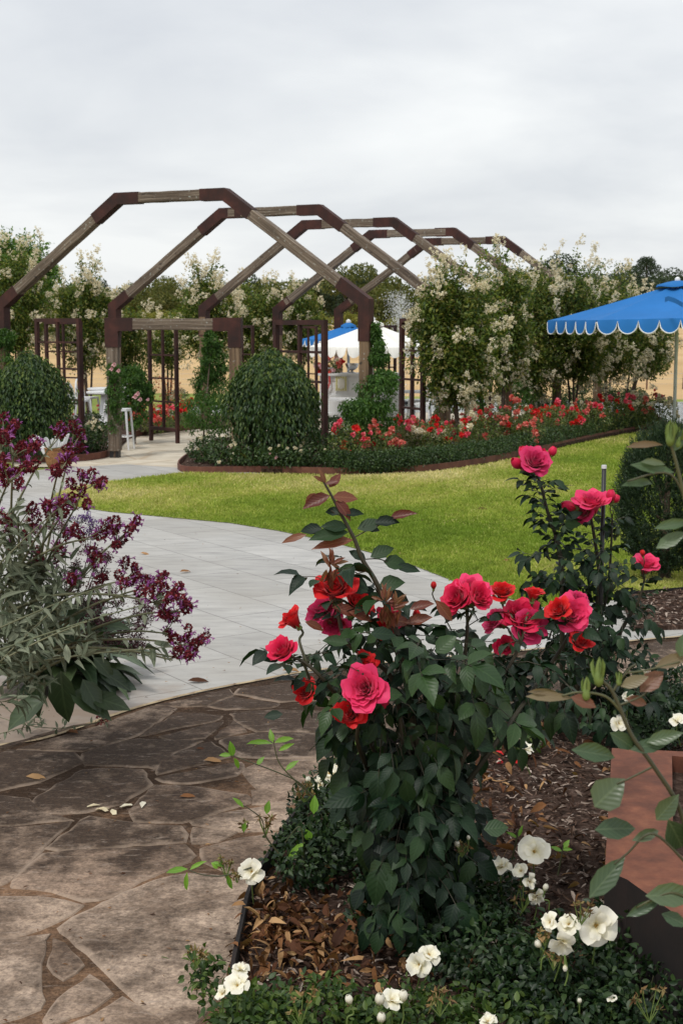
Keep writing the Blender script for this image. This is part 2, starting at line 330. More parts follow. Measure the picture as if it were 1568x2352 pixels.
# worn pale arrises
ed = math_(n, 'SUBTRACT', s_[0], math_(n, 'MULTIPLY', noise(n, objco(n), 9, 4), .05)); c = mixc(n, ramp(n, math_(n, 'ADD', ed, math_(n, 'MULTIPLY', noise(n, objco(n), 3.1, 3), .06)), [(-.005, (.6, .6, .6)), (.025, (0, 0, 0))]), c, (.38, .29, .22))
lk(n, c, b.inputs[0]); b.inputs['Roughness'].default_value = .9; b.inputs['Specular IOR Level'].default_value = .25; bump(n, b, math_(n, 'ADD', g1, math_(n, 'MULTIPLY', g2, 2.5)), .45, .006); MT['flag'] = m
m, n, b = newmat('paving_mortar'); c, g1, g2 = stained(n, (.235, .14, .085)); lk(n, c, b.inputs[0]); b.inputs['Roughness'].default_value = 1; b.inputs['Specular IOR Level'].default_value = .1; bump(n, b, math_(n, 'ADD', g1, math_(n, 'MULTIPLY', g2, 2)), .8, .012); MT['mortar'] = m
m, n, b = newmat('limestone_kerb'); lk(n, ramp(n, noise(n, objco(n), 12, 6), [(.3, (.17, .11, .065)), (.6, (.42, .33, .2))]), b.inputs[0]); b.inputs['Roughness'].default_value = .9; MT['kerb'] = m

sheet('field', [(-1500, -20), (1500, -20), (1500, 3000), (-1500, 3000)], -.03, MT['field'], world=True)
bk = [(-60, 12), (60, 12)] + [(60 - 6*i, 43 + 2.0*math.sin(i*1.3) + (2 if i < 8 else -3)) for i in range(21)]
sheet('pond_bank', bk, -.018, MT['bank'], world=True)
pd = smooth_line([(-4.5, 33), (-2, 31.8), (3, 31.6), (6, 30.2), (7.6, 27.5), (9, 25.6), (14, 25), (22, 27), (24, 33), (18, 36.5), (9, 37), (2, 38.5), (-3, 36)], 5, True)
sheet('pond', pd, -.008, MT['water'], world=True)
BOUND = [(-400, 1790), (0, 1713), (119, 1691), (331, 1620), (565, 1568), (830, 1528), (1568, 1462), (2100, 1415)]
sheet('grey_path', [(-500, 1080), (0, 1087), (165, 1073), (290, 1066), (420, 1075), (800, 1100), (1568, 1150), (2200, 1200), (2100, 1415), (1568, 1462), (830, 1528), (565, 1568), (331, 1620), (119, 1691), (0, 1713), (-400, 1790)], 0, MT['paving'])
sheet('patio', [(-500, 1060), (165, 1073), (415, 1085), (500, 1060), (1200, 990), (1460, 958), (1380, 942), (900, 948), (300, 950), (-500, 960)], -.004, MT['patio'])
LAWN = [(122, 1141), (150, 1124), (250, 1107), (415, 1087), (600, 1089), (800, 1093), (900, 1090), (1000, 1084), (1100, 1070), (1200, 1050), (1300, 1027), (1400, 1005), (1530, 981), (1600, 972), (2000, 972), (2300, 1200), (1900, 1352), (1568, 1366), (1420, 1378), (1250, 1396),
        (1200, 1385), (1100, 1355), (1040, 1335), (950, 1300), (850, 1270), (760, 1245), (640, 1220), (530, 1202), (400, 1190), (250, 1176), (160, 1162), (128, 1150)]
_, LW = sheet('lawn', LAWN, .006, MT['lawn'])
_, LW2 = sheet('lawn', [(-500, 1066), (-30, 1066), (24, 1066), (34, 1073), (20, 1084), (-60, 1090), (-500, 1100)], .007, MT['lawn'])
FLG = [tuple(G(*p)[:2]) for p in BOUND] + [(4.5, .5), (-4.5, .5)]
sheet('flagstone_mortar', FLG, .001, MT['mortar'], world=True)
# limestone strip along the join
kl = MB(); kp = smooth_line([G(*p)[:2] for p in BOUND], 6)
for i in range(len(kp)-1):
    a, c2 = kp[i], kp[i+1]; t = unit(c2 - a); nn = np.array([t[1], -t[0]]); j = .004*math.sin(i*7.1)
    kl.add([(*(a + nn*(.0+j)), .008), (*(c2 + nn*.0), .008), (*(c2 + nn*.03), .008), (*(a + nn*(.028+j)), .008)], [(3, 2, 1, 0)])
tag(kl.build('kerb_strip', MT['kerb']), kind='structure')
# stones traced in plan
Z = lambda L_: [(x / 2, 1568 + y / 2) for x, y in L_]
ST = [[(265,1130),(430,1040),(700,915),(870,880),(1130,905),(1150,960),(1080,1180),(1060,1330),(900,1570),(800,1590),(720,1540),(600,1440),(480,1330),(330,1180)],
 [(50,935),(200,790),(500,770),(850,750),(885,800),(870,830),(640,915),(520,985),(390,1005),(250,960),(110,945)],
 [(222,765),(350,660),(410,620),(600,650),(830,665),(845,735),(500,758),(350,773)],
 [(-60,990),(0,985),(200,990),(375,1030),(250,1110),(120,1160),(0,1175),(-60,1180)],
 [(-60,680),(0,675),(180,665),(335,642),(215,750),(40,920),(-60,950)],
 [(875,640),(1100,590),(1300,570),(1330,600),(1310,680),(1100,685),(900,655)],
 [(890,672),(1090,692),(1000,730),(893,742)],
 [(930,768),(1100,724),(1260,694),(1400,700),(1440,800),(1240,890),(1180,900),(1100,890),(940,830)],
 [(-80,335),(0,330),(60,315),(345,325),(378,370),(180,460),(0,500),(-80,520)],
 [(150,545),(380,404),(560,400),(660,404),(668,440),(695,472),(560,556),(400,598),(205,600)],
 [(-80,545),(0,520),(130,540),(190,605),(335,636),(0,660),(-80,670)],
 [(580,272),(640,264),(930,272),(800,330),(712,396),(680,390),(400,380),(385,330)],
 [(722,400),(760,350),(870,302),(970,277),(1055,345),(850,396),(728,425)],
 [(724,445),(880,412),(1110,370),(1120,392),(1075,432),(880,466),(750,462)],
 [(1125,402),(1200,367),(1450,357),(1640,360),(1620,440),(1420,484),(1320,496),(1180,488),(1125,430)],
 [(1010,267),(1180,237),(1400,235),(1620,250),(1640,345),(1480,345),(1250,350),(1100,345)],
 [(643,250),(820,142),(1025,158),(975,183),(800,215)], [(740,252),(980,193),(1025,188),(940,256),(800,268)], [(985,252),(1078,182),(1125,228),(1000,262)],
 [(1060,147),(1250,128),(1400,132),(1620,150),(1610,240),(1480,228),(1180,228),(1115,198)], [(960,112),(1070,72),(1275,100),(1240,118),(1040,128)],
 [(625,245),(815,122),(700,112),(450,205),(85,308),(385,318)], [(850,84),(1050,36),(1068,62),(945,108),(830,112),(720,106)],
 [(1082,55),(1290,92),(1500,78),(1620,84),(1620,-20),(1350,2),(1100,32)], [(600,590),(715,478),(900,482),(1130,522),(1148,560),(1000,596),(840,646),(620,640)], [(1162,502),(1340,494),(1420,540),(1330,562),(1170,562)],
 [(-60,1200),(0,1192),(228,1164),(180,1300),(200,1420),(185,1500),(0,1570),(-60,1590)], [(250,1182),(330,1245),(378,1300),(300,1368),(232,1300)],
 [(232,1500),(418,1348),(505,1440),(400,1520),(262,1568),(215,1600)], [(-60,1620),(0,1590),(180,1590),(240,1700),(0,1760),(-60,1760)], [(440,1535),(560,1452),(700,1545),(800,1610),(760,1760),(500,1740),(300,1680),(280,1600)],
 [(0,1780),(260,1710),(480,1760),(440,1950),(0,2000)], [(500,1765),(760,1780),(860,1640),(1000,1600),(1100,1800),(900,1980),(480,1960)], [(20,308),(300,225),(430,195),(330,205),(0,300)],
 [(1640,240),(1640,150),(1900,120),(2100,150),(2080,230),(1850,250)], [(1640,100),(1640,-60),(1900,-90),(1960,20),(1850,100)], [(1960,100),(1990,-90),(2350,-120),(2400,60),(2120,120)],
 [(2420,40),(2380,-120),(2800,-160),(2850,20),(2700,60)], [(2100,240),(2130,140),(2420,80),(2680,80),(2650,220)], [(1660,350),(1660,260),(2070,250),(2600,240),(2500,340)],
 [(2880,20),(2840,-160),(3200,-190),(3300,-20)], [(2700,220),(2720,90),(3200,20),(3250,160)], [(1160,960),(1450,820),(1700,800),(1500,1200),(1090,1180)], [(1640,440),(1660,370),(2400,360),(2300,700),(1460,790),(1340,690),(1440,500)]]
for pts in ST:
    raw = np.array([G(*p)[:2] for p in Z(pts)])
    cc_ = raw.mean(0); raw = raw + unit(raw - cc_) * .010
    P = smooth_line([a for a in raw], 2, True) * .35 + np.array([raw[(i//2)] if i % 2 == 0 else (raw[i//2] + raw[(i//2+1) % len(raw)])/2 for i in range(len(raw)*2)]) * .65
    # subdivide with a ragged edge
    Q = []
    for i in range(len(P)):
        a, b2 = P[i], P[(i+1) % len(P)]; L_ = np.linalg.norm(b2-a); k = max(1, int(L_/.05))
        t = unit(b2 - a); nn = np.array([t[1], -t[0]])
        for j in range(k): Q.append(a + (b2-a)*j/k + nn*rnd(-.008, .008))
    Q = np.array(Q); cen = Q.mean(0); rr = np.linalg.norm(Q-cen, axis=1, keepdims=True); n_ = len(Q); rv = rnd(0, 1)
    mr = min(1.0, rr.min() / .12)
    lv = [(Q, .0012, 0), (cen + (Q-cen)*(1-.006*mr/rr), .006, .006), (cen + (Q-cen)*(1-.02*mr/rr), .0085, .02), (cen + (Q-cen)*(1-.06*mr/rr), .009, .08)]
    V = np.concatenate([np.column_stack([q, np.full(n_, z)]) for q, z, _ in lv]); A = np.concatenate([np.column_stack([np.full(n_, d), np.zeros(n_), np.full(n_, rv)]) for _, _, d in lv])
    F = [(k*n_+i, k*n_+(i+1) % n_, (k+1)*n_+(i+1) % n_, (k+1)*n_+i) for k in range(3) for i in range(n_)] + [tuple(range(3*n_, 4*n_))]
    tag(MB().add(V, F, A).build('flagstone_paving', MT['flag']), kind='structure')

# ---------------------------------------------------------------- beds and their steel edging
BEDR = [(415, 1080), (600, 1085), (800, 1089), (900, 1086), (1000, 1080), (1100, 1066), (1200, 1046), (1300, 1023), (1400, 1001), (1536, 977)]
sheet('garden_bed', BEDR + [(1500, 952), (1300, 953), (1100, 968), (950, 980), (760, 998), (500, 1012), (440, 1045)], .05, MT['mulch'], depth=.05)
BEDL = [(-500, 1058), (0, 1061), (165, 1060), (258, 1046)]
sheet('garden_bed', BEDL + [(300, 1004), (440, 986), (520, 984), (700, 968), (700, 958), (-500, 965)], .05, MT['mulch'], depth=.05)
def edging(pts, label, h=.085, th=.008, z0=0.0, mat='corten', k=6, outw=True, sm=True, name='steel_edging'):
    P = smooth_line([G(*p) for p in pts], k) if sm else np.array([G(*p) for p in pts]); mb = MB(); s0 = 0
    T = unit(np.gradient(P, axis=0)); nn = np.stack([T[:, 1], -T[:, 0], T[:, 2]*0], 1); m_ = len(P); V = []; A = []
    for i in range(m_):
        if i: s0 += np.linalg.norm(P[i]-P[i-1])
        for dx_, dz in ((0, z0), (0, z0+h), (th, z0+h), (th, z0)): V.append(P[i] - nn[i]*dx_ + [0, 0, dz]); A.append((s0, dz, .5))
    F = [(i*4+k_, (i+1)*4+k_, (i+1)*4+(k_+1) % 4, i*4+(k_+1) % 4) for i in range(m_-1) for k_ in range(4)] + [(0, 1, 2, 3), (m_*4-1, m_*4-2, m_*4-3, m_*4-4)]
    mb.add(V, F, A); return tag(mb.build(name, MT[mat]), label, 'garden edging')
edging([(440, 1045), (415, 1083)] + BEDR[1:], 'rusty steel edging curving round the rose bed behind the lawn', .085, .02)
edging(BEDL + [(300, 1006), (440, 987)], 'rusty steel edging of the left bed beside the timber portal foot', .1, .02)
FB = [(528, 2240), (548, 2140), (570, 2048), (615, 1968), (670, 1878), (760, 1780), (860, 1715), (950, 1675), (1100, 1640), (1250, 1615), (1400, 1595), (1600, 1575), (1900, 1545)]
fbw = smooth_line([G(500, 3300, .17), G(505, 2700, .17), G(515, 2400, .17)] + [G(*p, .17) for p in FB], 5)
sheet('garden_bed', [tuple(p[:2]) for p in fbw] + [(6, 6.5), (6, 1.0)], .13, MT['mulch'], world=True, depth=.13)
def edge_w(P, z0, z1, th, label, mat='corten', name='steel_edging'):
    P = np.asarray(P)[:, :2]; T = unit(np.gradient(P, axis=0)); nn = np.stack([T[:, 1], -T[:, 0]], 1); V = []; A = []; s0 = 0
    for i in range(len(P)):
        if i: s0 += np.linalg.norm(P[i]-P[i-1])
        for d, z in ((0, z0), (0, z1), (th, z1), (th, z0)): V.append((*(P[i]-nn[i]*d), z)); A.append((s0, z, .3))
    F = [(i*4+k, (i+1)*4+k, (i+1)*4+(k+1) % 4, i*4+(k+1) % 4) for i in range(len(P)-1) for k in range(4)] + [(0, 1, 2, 3)]
    return tag(MB().add(V, F, A).build(name, MT[mat]), label, 'garden edging')
MT['edgedark_wallshade'] = rust('dark_steel_wall_shade', (.006, .004, .004), (.010, .006, .005), (.02, .01, .008), .9, 4)  # dark edging steel; on the planter wall it stands in for shade
edge_w(fbw, 0, .19, -.012, 'dark curved steel edging holding back leaf litter beside the crazy paving', 'edgedark_wallshade')
sheet('garden_bed', [(1425, 1376), (1568, 1364), (1900, 1350), (1900, 1425), (1568, 1446), (1450, 1450)], .03, MT['mulch'], depth=.03)
edging([(1425, 1376), (1568, 1364), (1900, 1350)], 'black steel edging between the lawn and the conifer shrub', .05, .012, 0, 'black', 2, sm=False)
# corten planter box at the right
PZ = .47
t0, t1, t2, t3 = G(1404, 1718, PZ), G(1388, 1998, PZ), G(1439, 2020, PZ), G(1600, 2135, PZ)
i0, i1, i2 = G(1544, 1733, PZ), G(1545, 1960, PZ), G(1600, 1985, PZ)
m_ = MB(); r0 = G(1640, 1672, PZ)
O_ = [t0, t1, t2, G(1620, 2150, PZ), (2.9, 2.2, PZ), (3.4, 4.6, PZ)]; I_ = [G(1542, 1736, PZ), G(1545, 1950, PZ), G(1590, 1985, PZ), G(1680, 2080, PZ), (2.65, 2.5, PZ), (3.1, 4.3, PZ)]
O_ = [np.array(p, float) for p in O_]; I_ = [np.array(p, float) for p in I_]; k = len(O_); V = []; A = []
for dz, ring in ((-PZ+.1, O_), (0, O_), (0, I_), (-.16, I_)):
    for p in ring: V.append(p + [0, 0, dz]); A.append((0, 0, .5))
F = [(L_*k+i, L_*k+(i+1) % k, (L_+1)*k+(i+1) % k, (L_+1)*k+i) for L_ in range(3) for i in range(k)]
pl = thing('steel_planter', t1, 'raised rust red steel planter with a broad flat rim at the right edge', 'planter')
m_.add(V[k:], [tuple(i - k for i in f) for f in F[k:]], A[k:]); m_.build('planter_rim', MT['cortenl'], pl)
MB().add(V[:2*k], F[:k], A[:2*k]).build('planter_wall', MT['edgedark_wallshade'], pl)  # rusty wall coloured near-black: its shade is painted into the material
MB().add([p - [0, 0, .06] for p in I_], [tuple(range(k))]).build('soil', MT['mulch'], pl)

# ---------------------------------------------------------------- timber arches
phi = .4360; row = np.array([math.sin(phi), math.cos(phi), 0]); wid = np.array([math.cos(phi), -math.sin(phi), 0])
KS = 1.2; A0 = (np.array([-3.53, 22.0, 0]) - row * 2.69) * KS; SPC = 2.69 * KS; SPAN = 5.54 * KS; KH = 2 + .30 * KS; TPH = 2 + 1.67 * KS; AI = 1.958 * KS
BW = .168; up = np.array([0, 0, 1.0])
names = ['nearest', 'second', 'third', 'fourth', 'farthest']
cen = [(0, .31)]
for i in range(5):
    o = A0 + row * SPC * i; h2 = BW / 2
    lab = ['nearest and largest weathered timber arch spanning the garden path', 'second weathered timber arch, rising behind the square timber portal', 'third timber arch, middle one of the row of five', 'fourth timber arch, its right leg lost in the white flowering trees', 'farthest and smallest looking timber arch at the back of the row'][i]
    ar = thing('timber_arch', o, lab, 'arch', 'row of angular timber arches')
    pts = [o, o + up*KH, o + wid*AI + up*TPH, o + wid*(SPAN-AI) + up*TPH, o + wid*SPAN + up*KH, o + wid*SPAN]
    # centre line lies half a beam inside the outer corners
    q = [o + wid*h2, o + wid*h2 + up*(KH-.05), o + wid*(AI+.03) + up*(TPH-h2), o + wid*(SPAN-AI-.03) + up*(TPH-h2), o + wid*(SPAN-h2) + up*(KH-.05), o + wid*(SPAN-h2)]
    nm = ['post', 'rafter', 'top_beam', 'rafter', 'post']
    for s_ in range(5):
        a, c2 = q[s_], q[s_+1]; t = unit(c2 - a); L_ = np.linalg.norm(c2-a)
        e0 = .0 if s_ == 0 else .04; e1 = .0 if s_ == 4 else .04
        mb = MB(); mb.beam(a + t*e0, c2 - t*e1, BW, BW*.92, row, 10, .004)
        mb.build(nm[s_], MT['timber' if nm[s_] != 'post' else 'timber2'], ar)
    for s_ in range(1, 5):   # folded steel sleeves at the four bends
        p = q[s_]; ta = unit(q[s_-1] - p); tb = unit(q[s_+1] - p); bs = BW + .008
        nn = row; S = MB()
        la = [.46, .42, .42, .42][s_-1] if s_ != 4 else .42; 
        if s_ == 1: la, lb = .56, .4
        elif s_ == 4: la, lb = .5, .56
        else: la, lb = (.52, .40) if s_ == 2 else (.40, .54)
        # mitred sleeve: inner/outer corners
        ia = np.cross(ta, nn); ia = unit(ia); ib = np.cross(nn, tb); ib = unit(ib)
        if np.dot(ia, tb) < 0: ia = -ia
        if np.dot(ib, ta) < 0: ib = -ib
        bis = unit(ta + tb); dd = (bs/2) / max(.2, abs(np.dot(bis, ia)))
        V = []
        for sgn in (-1, 1):
            off = nn * sgn * (bs*.98/2)
            for P_ in (p + ta*la - ia*bs/2, p + ta*la + ia*bs/2, p + bis*dd, p + tb*lb + ib*bs/2, p + tb*lb - ib*bs/2, p - bis*dd): V.append(P_ + off)
        F = [(0, 1, 2, 5), (5, 2, 3, 4), (7, 6, 11, 8), (8, 11, 10, 9), (0, 5, 11, 6), (5, 4, 10, 11), (1, 7, 8, 2), (2, 8, 9, 3), (0, 6, 7, 1), (3, 9, 10, 4)]
        S.add(V, F); br = S.build('steel_bracket', MT['bracket'], ar)
        for f_, tt, ll in ((.85, ta, la), (.4, tb, lb), (.85, tb, lb)):
            c3 = p + tt*ll*f_ - nn*(bs/2+.002); bo = MB().box(c3, (.028, .02, .028)).build('bolt', MT['bolt']); bo.parent = br; bo.matrix_parent_inverse = Matrix.Translation(ar.location).inverted()
# square portal in front of the second arch
pl0, pr0 = G(270, 1050), None
pb = np.array([-3.42, 21.46, 0]); pr = np.array([W(540, 731, 21.3)[0], 21.3, 0]); pw = unit(pr - pb); pn = np.array([-pw[1], pw[0], 0]); PH = W(300, 731, 21.4)[2] - .0
po = thing('timber_portal', pb, 'low square timber portal with rusty corner plates over the patio entrance', 'portal')
MB().beam(pb + up*.1, pb + up*(PH-.001), .19, .17, pn, 10, .003).build('post', MT['timber'], po)
MB().beam(pr + up*.1, pr + up*(PH-.001), .19, .17, pn, 10, .003).build('post', MT['timber2'], po)
MB().beam(pb + pw*.1 + up*(PH-.09), pr - pw*.1 + up*(PH-.09), .185, .17, pn, 10, .003).build('top_beam', MT['timber'], po)
for s_, p in ((1, pb), (-1, pr)):
    S = MB(); t_ = .205
    V = [];  prof = [(-.1, -.43), (.1, -.43), (.1, -.19), (.32, -.19), (.32, .008), (-.1, .008)]
    for sg in (-1, 1):
        for x, z in prof: V.append(p + pw*s_*x + up*(PH+z) + pn*sg*t_/2)
    F = [(0, 1, 2, 5), (2, 3, 4, 5), (6, 11, 8, 7), (8, 11, 10, 9)] + [(i, i+6, (i+1) % 6+6, (i+1) % 6) for i in range(6)]
    S.add(V, F).build('corner_bracket', MT['bracket'], po)
    MB().box(p + up*.05, (.14, .14, .1), math.atan2(pw[1], pw[0])).build('post_foot', MT['black'], po)
# ---------------------------------------------------------------- steel trellis panels
def trellis(xl, xr, Dl, Dr, ytop, label, mids=(.5,), rails=(.28, .52, .76), t=.05, zb=.12, foot=.0):
    a = W(xl, ytop, Dl); b2 = W(xr, ytop, Dr); zt = (a[2]+b2[2])/2; a[2] = b2[2] = 0; d = b2 - a; n_ = unit(np.array([-d[1], d[0], 0]))
    th_ = thing('trellis_panel', a, label, 'trellis', 'rusty steel trellis panels'); rz = math.atan2(d[1], d[0])
    for p in (a, b2): MB().box(p + up*zt/2, (t, t, zt), rz).build('upright', MT['bracket'], th_)
    tt = unit(d)
    MB().box((a+b2)/2 + up*(zt-t/2), (np.linalg.norm(d)-t, t*.95, t), rz).build('top_rail', MT['bracket'], th_)
    MB().box((a+b2)/2 + up*(zb+.1), (np.linalg.norm(d)-t, t*.95, t), rz).build('bottom_rail', MT['bracket'], th_)
    for f in mids: MB().box(a + d*f + up*(zt+zb+.1)/2, (t*.75, t*.75, zt-zb-.1-t), rz).build('bar', MT['bracket'], th_)
    for f in rails: MB().box((a+b2)/2 + up*(zb+.1+(zt-zb-.1)*(1-f)), (np.linalg.norm(d)-t, t*.6, t*.5), rz).build('rail', MT['bracket'], th_)
    return th_
trellis(85, 181, 22.8, 22.2, 731, 'steel trellis panel behind the leftmost dark weeping shrub', t=.06, rails=(.2, .42, .68))
trellis(106, 185, 24.6, 24.1, 738, 'smaller looking steel trellis seen through the left trellis', t=.05)
trellis(343, 404, 24.6, 24.0, 742, 'steel trellis framed by the square portal above red roses', t=.055, rails=(.3, .52, .74))
trellis(555, 580, 24.6, 24.2, 747, 'narrow steel trellis just right of the portal post', t=.045, mids=())
trellis(634, 745, 22.2, 21.2, 735, 'wide steel trellis rising out of the centre weeping shrub', t=.075, rails=(.26, .5, .75))
trellis(690, 726, 27.6, 27.2, 749, 'far steel trellis under the tips of the blue umbrella', t=.045)
trellis(923, 972, 23.6, 23.0, 731, 'dark steel trellis beside the white umbrella with pink blooms', t=.07, rails=(.28, .53, .78))
trellis(1086, 1128, 27.0, 26.6, 760, 'steel trellis standing under the first white flowering tree', t=.05)
trellis(880, 907, 31.5, 31.2, 747, 'small dark steel trellis top behind the white umbrella', t=.05)
# ---------------------------------------------------------------- plant materials
LM = {}
LM['weep'] = leafmat('weeping_leaf', [(.016, .040, .014), (.035, .075, .02), (.085, .13, .035)], .5, .22)
LM['weept'] = leafmat('weeping_leaf_tip', [(.07, .12, .03), (.16, .20, .045)], .5, .3)
LM['vine'] = leafmat('vine_leaf', [(.03, .08, .015), (.06, .14, .025), (.10, .18, .035)], .5, .3)
LM['myrtle'] = leafmat('myrtle_leaf', [(.028, .058, .012), (.07, .12, .018), (.14, .19, .03), (.26, .23, .055)], .5, .28)
LM['myrtleg'] = leafmat('bright_tree_leaf', [(.06, .12, .025), (.10, .19, .035), (.14, .24, .05)], .5, .3)
LM['white'] = leafmat('white_blossom', [(.66, .54, .34), (.86, .79, .58), (.92, .88, .74)], .7, .3, spec=.1, tcol=(1, 1, .95))
LM['hedge'] = leafmat('hedge_leaf', [(.016, .040, .012), (.036, .072, .02), (.075, .12, .032)], .45, .18)
LM['rosel'] = leafmat('rose_bush_leaf', [(.045, .08, .02), (.10, .15, .032), (.20, .19, .06)], .45, .22)
LM['red'] = leafmat('red_petal', [(.60, .012, .015), (.78, .03, .03), (.85, .06, .07)], .55, .25, spec=.25, tcol=(1.3, .8, .8))
LM['coral'] = leafmat('coral_petal', [(.58, .08, .06), (.75, .20, .16), (.82, .42, .34)], .6, .25, spec=.2, tcol=(1.2, .9, .9))
LM['hot'] = leafmat('hot_pink_petal', [(.70, .03, .07), (.80, .08, .14), (.84, .2, .26)], .55, .25, spec=.25, tcol=(1.2, .8, .9)); LM['pinkp'] = leafmat('pale_pink_petal', [(.75, .4, .45), (.85, .6, .6)], .6, .25, spec=.2, tcol=(1.1, .95, .95))
LM['gum'] = leafmat('gum_leaf', [(.07, .09, .028), (.12, .135, .04), (.19, .18, .06)], .7, .2, spec=.2)
LM['gumd'] = leafmat('dark_tree_leaf', [(.03, .05, .028), (.05, .075, .04), (.07, .09, .05)], .7, .15, spec=.2)
LM['olive'] = leafmat('olive_scrub_leaf', [(.15, .16, .035), (.22, .22, .05), (.28, .25, .07)], .7, .25, spec=.2)
LM['salmon'] = leafmat('rusty_shrub_leaf', [(.35, .10, .05), (.42, .2, .1)], .6, .25)

def cascade(mb, c, r, ns, per, ln, wr, top=.35):
    """arching, weeping strands with hanging leaves"""
    P = []; D = []; U = []
    for i in range(ns):
        a = rnd(0, 2*math.pi); st = np.array([math.cos(a), math.sin(a), 0]); q = rnd(.0, 1)**.5
        h0 = rnd(.72, 1.0) if q > .3 else rnd(.85, 1.05)
        end = rnd(-.95, .3); t = np.linspace(0, 1, per) + rng.uniform(-.02, .02, per)
        rad = q * (.35 + .65 * np.sin(np.clip(t, 0, 1) * math.pi / 2) ** .8) * rnd(.9, 1.05)
        z = h0 * (1 - q*q*.28) - (h0 - end) * np.clip(t, 0, 1) ** 2.0
        lim = np.sqrt(np.clip(1 - z*z*.9, .08, 1)); rad = np.minimum(rad, lim * rnd(.85, 1.08))
        p = np.stack([st[0]*rad*r[0], st[1]*rad*r[1], z*r[2]], 1) + np.asarray(c) + rng.normal(size=(per, 3)) * .018
        d = np.stack([st[0]*.35 + rng.normal(size=per)*.38, st[1]*.35 + rng.normal(size=per)*.38, -np.full(per, .9)*(.35+t)], 1)
        P.append(p); D.append(d); U.append(np.tile(st + [0, 0, .5], (per, 1)) + rng.normal(size=(per, 3))*.4)
    P, D, U = map(np.concatenate, (P, D, U)); q_ = (P - c) / np.asarray(r); an = np.arctan2(q_[:, 1], q_[:, 0]); wv = 1 + .07*np.sin(an*3+c[0]) + .05*np.sin(an*7+q_[:, 2]*5) + .05*np.sin(q_[:, 2]*9+an*2) + .10*np.clip(-q_[:, 2], 0, 1); P[:, 0] = c[0] + (P[:, 0]-c[0])*wv; P[:, 1] = c[1] + (P[:, 1]-c[1])*wv; leaves(mb, P, D, U, rng.uniform(.65, 1.2, len(P)) * ln, wr, DIA, .2)
def puff(mb, c, r, n, ln, wr, tpl=DIA, shell=.35, droop=0.1, updir=.4, curl=.25):
    P, d = in_ell(n, c, r, shell)
    leaves(mb, P, d*.7 + rng.normal(size=(n, 3))*.7 + [0, 0, -droop], d*.5 + [0, 0, updir+.3] + rng.normal(size=(n, 3))*.45, rng.uniform(.6, 1.25, n)*ln, wr, tpl, curl)
def clumpy(mb, c, r, k, per, cr, ln, wr, shell=.3, **kw):
    cs, _ = in_ell(k, c, r, shell)
    for q in cs: puff(mb, q, np.array([1, 1, .8]) * cr * rnd(.6, 1.3), int(per * rnd(.6, 1.3)), ln, wr, shell=.1, **kw)

def weeping(px, pyt, pyb, D, rx, label, dens=1.0):
    b0 = G(px, pyb); c = W(px, (pyt + pyb) / 2 + (pyb-pyt)*.02, D); rr = rx / FX * D; rz = (W(px, pyt, D)[2] - .1) / 2; c[2] = rz + .1
    t = thing('weeping_shrub', (c[0], c[1], 0), label, 'shrub', 'clipped weeping shrubs')
    mb = MB(); puff(mb, c, (rr*.82, rr*.82, rz*.85), int(3500*dens), .07, .45, shell=.2, droop=1.0); cascade(mb, c, (rr, rr, rz), int(620*dens), 24, .075, .42); mb.build('foliage', LM['weep'], t)
    m2 = MB(); cascade(m2, c + [0, 0, .04], (rr*1.03, rr*1.03, rz), int(150*dens), 16, .06, .42); m2.build('young_shoots', LM['weept'], t)
    s_ = MB(); 
    for k in range(5): a = rnd(0, 6.28); s_.tube([c*[1, 1, 0] + [0, 0, .02], c + [math.cos(a)*.1, math.sin(a)*.1, 0], c + [math.cos(a)*rr*.5, math.sin(a)*rr*.5, rz*.6]], [.04, .03, .01])
    s_.build('stem', MT['bark'], t); return t
weeping(70, 812, 1010, 20.8, 100, 'dark dome of weeping foliage at the left edge behind the purple salvia')
weeping(624, 806, 1075, 19.9, 118, 'large dark weeping shrub in the middle, under the wide trellis', 1.25)

def vine(pts, label, ln=.06, mat='vine', dens=1.0, blooms=None, shell=.2):
    """pts: (px, py, D, rx) blobs up a post"""
    b0 = W(*pts[0][:3]); t = thing('climbing_vine', (b0[0], b0[1], 0), label, 'vine', 'vines climbing the timber posts'); mb = MB()
    for (px, py, D, rx, ry) in pts:
        c = W(px, py, D); r = np.array([rx, rx, ry]) / FX * D
        clumpy(mb, c, r*.95, int(30*dens), 55, max(.05, r[0]*.30), ln, .38, shell=.2, droop=.8)
        puff(mb, c, r*.72, int(420*dens), ln, .38, droop=.9)
    mb.build('foliage', LM[mat], t)
    s_ = MB(); top = W(*pts[-1][:3]); s_.tube([(b0[0], b0[1], 0), (b0[0]+.03, b0[1], .5), top], [.02, .015, .008]); s_.build('stem', MT['bark'], t)
    return t
vine([(848, 965, 20.4, 60, 44), (862, 905, 20.4, 50, 44), (880, 868, 20.5, 34, 18), (842, 940, 20.3, 62, 24), (870, 815, 20.6, 17, 36), (862, 765, 20.7, 8, 26)], 'bright green vine climbing the right leg of the nearest arch')
vine([(466, 950, 23.5, 58, 52), (482, 890, 24, 46, 50), (490, 840, 24, 36, 40), (486, 790, 24, 20, 35)], 'tall green vine between the portal and the centre weeping shrub', mat='vine')
vine([(1105, 915, 27, 45, 38), (1180, 915, 28.6, 50, 36)], 'green climber tangle under the first two white flowering trees', .06, mat='vine')
vine([(1370, 905, 33, 60, 34), (1450, 915, 34, 45, 30)], 'dark leafy tangle behind the roses near the pond', .07, mat='hedge')
VPOST = vine([(262, 960, 21.4, 18, 40), (262, 900, 21.3, 20, 40), (262, 855, 21.3, 18, 22)], 'thin vine with pale pink flowers climbing the left portal post', .045, dens=.6)
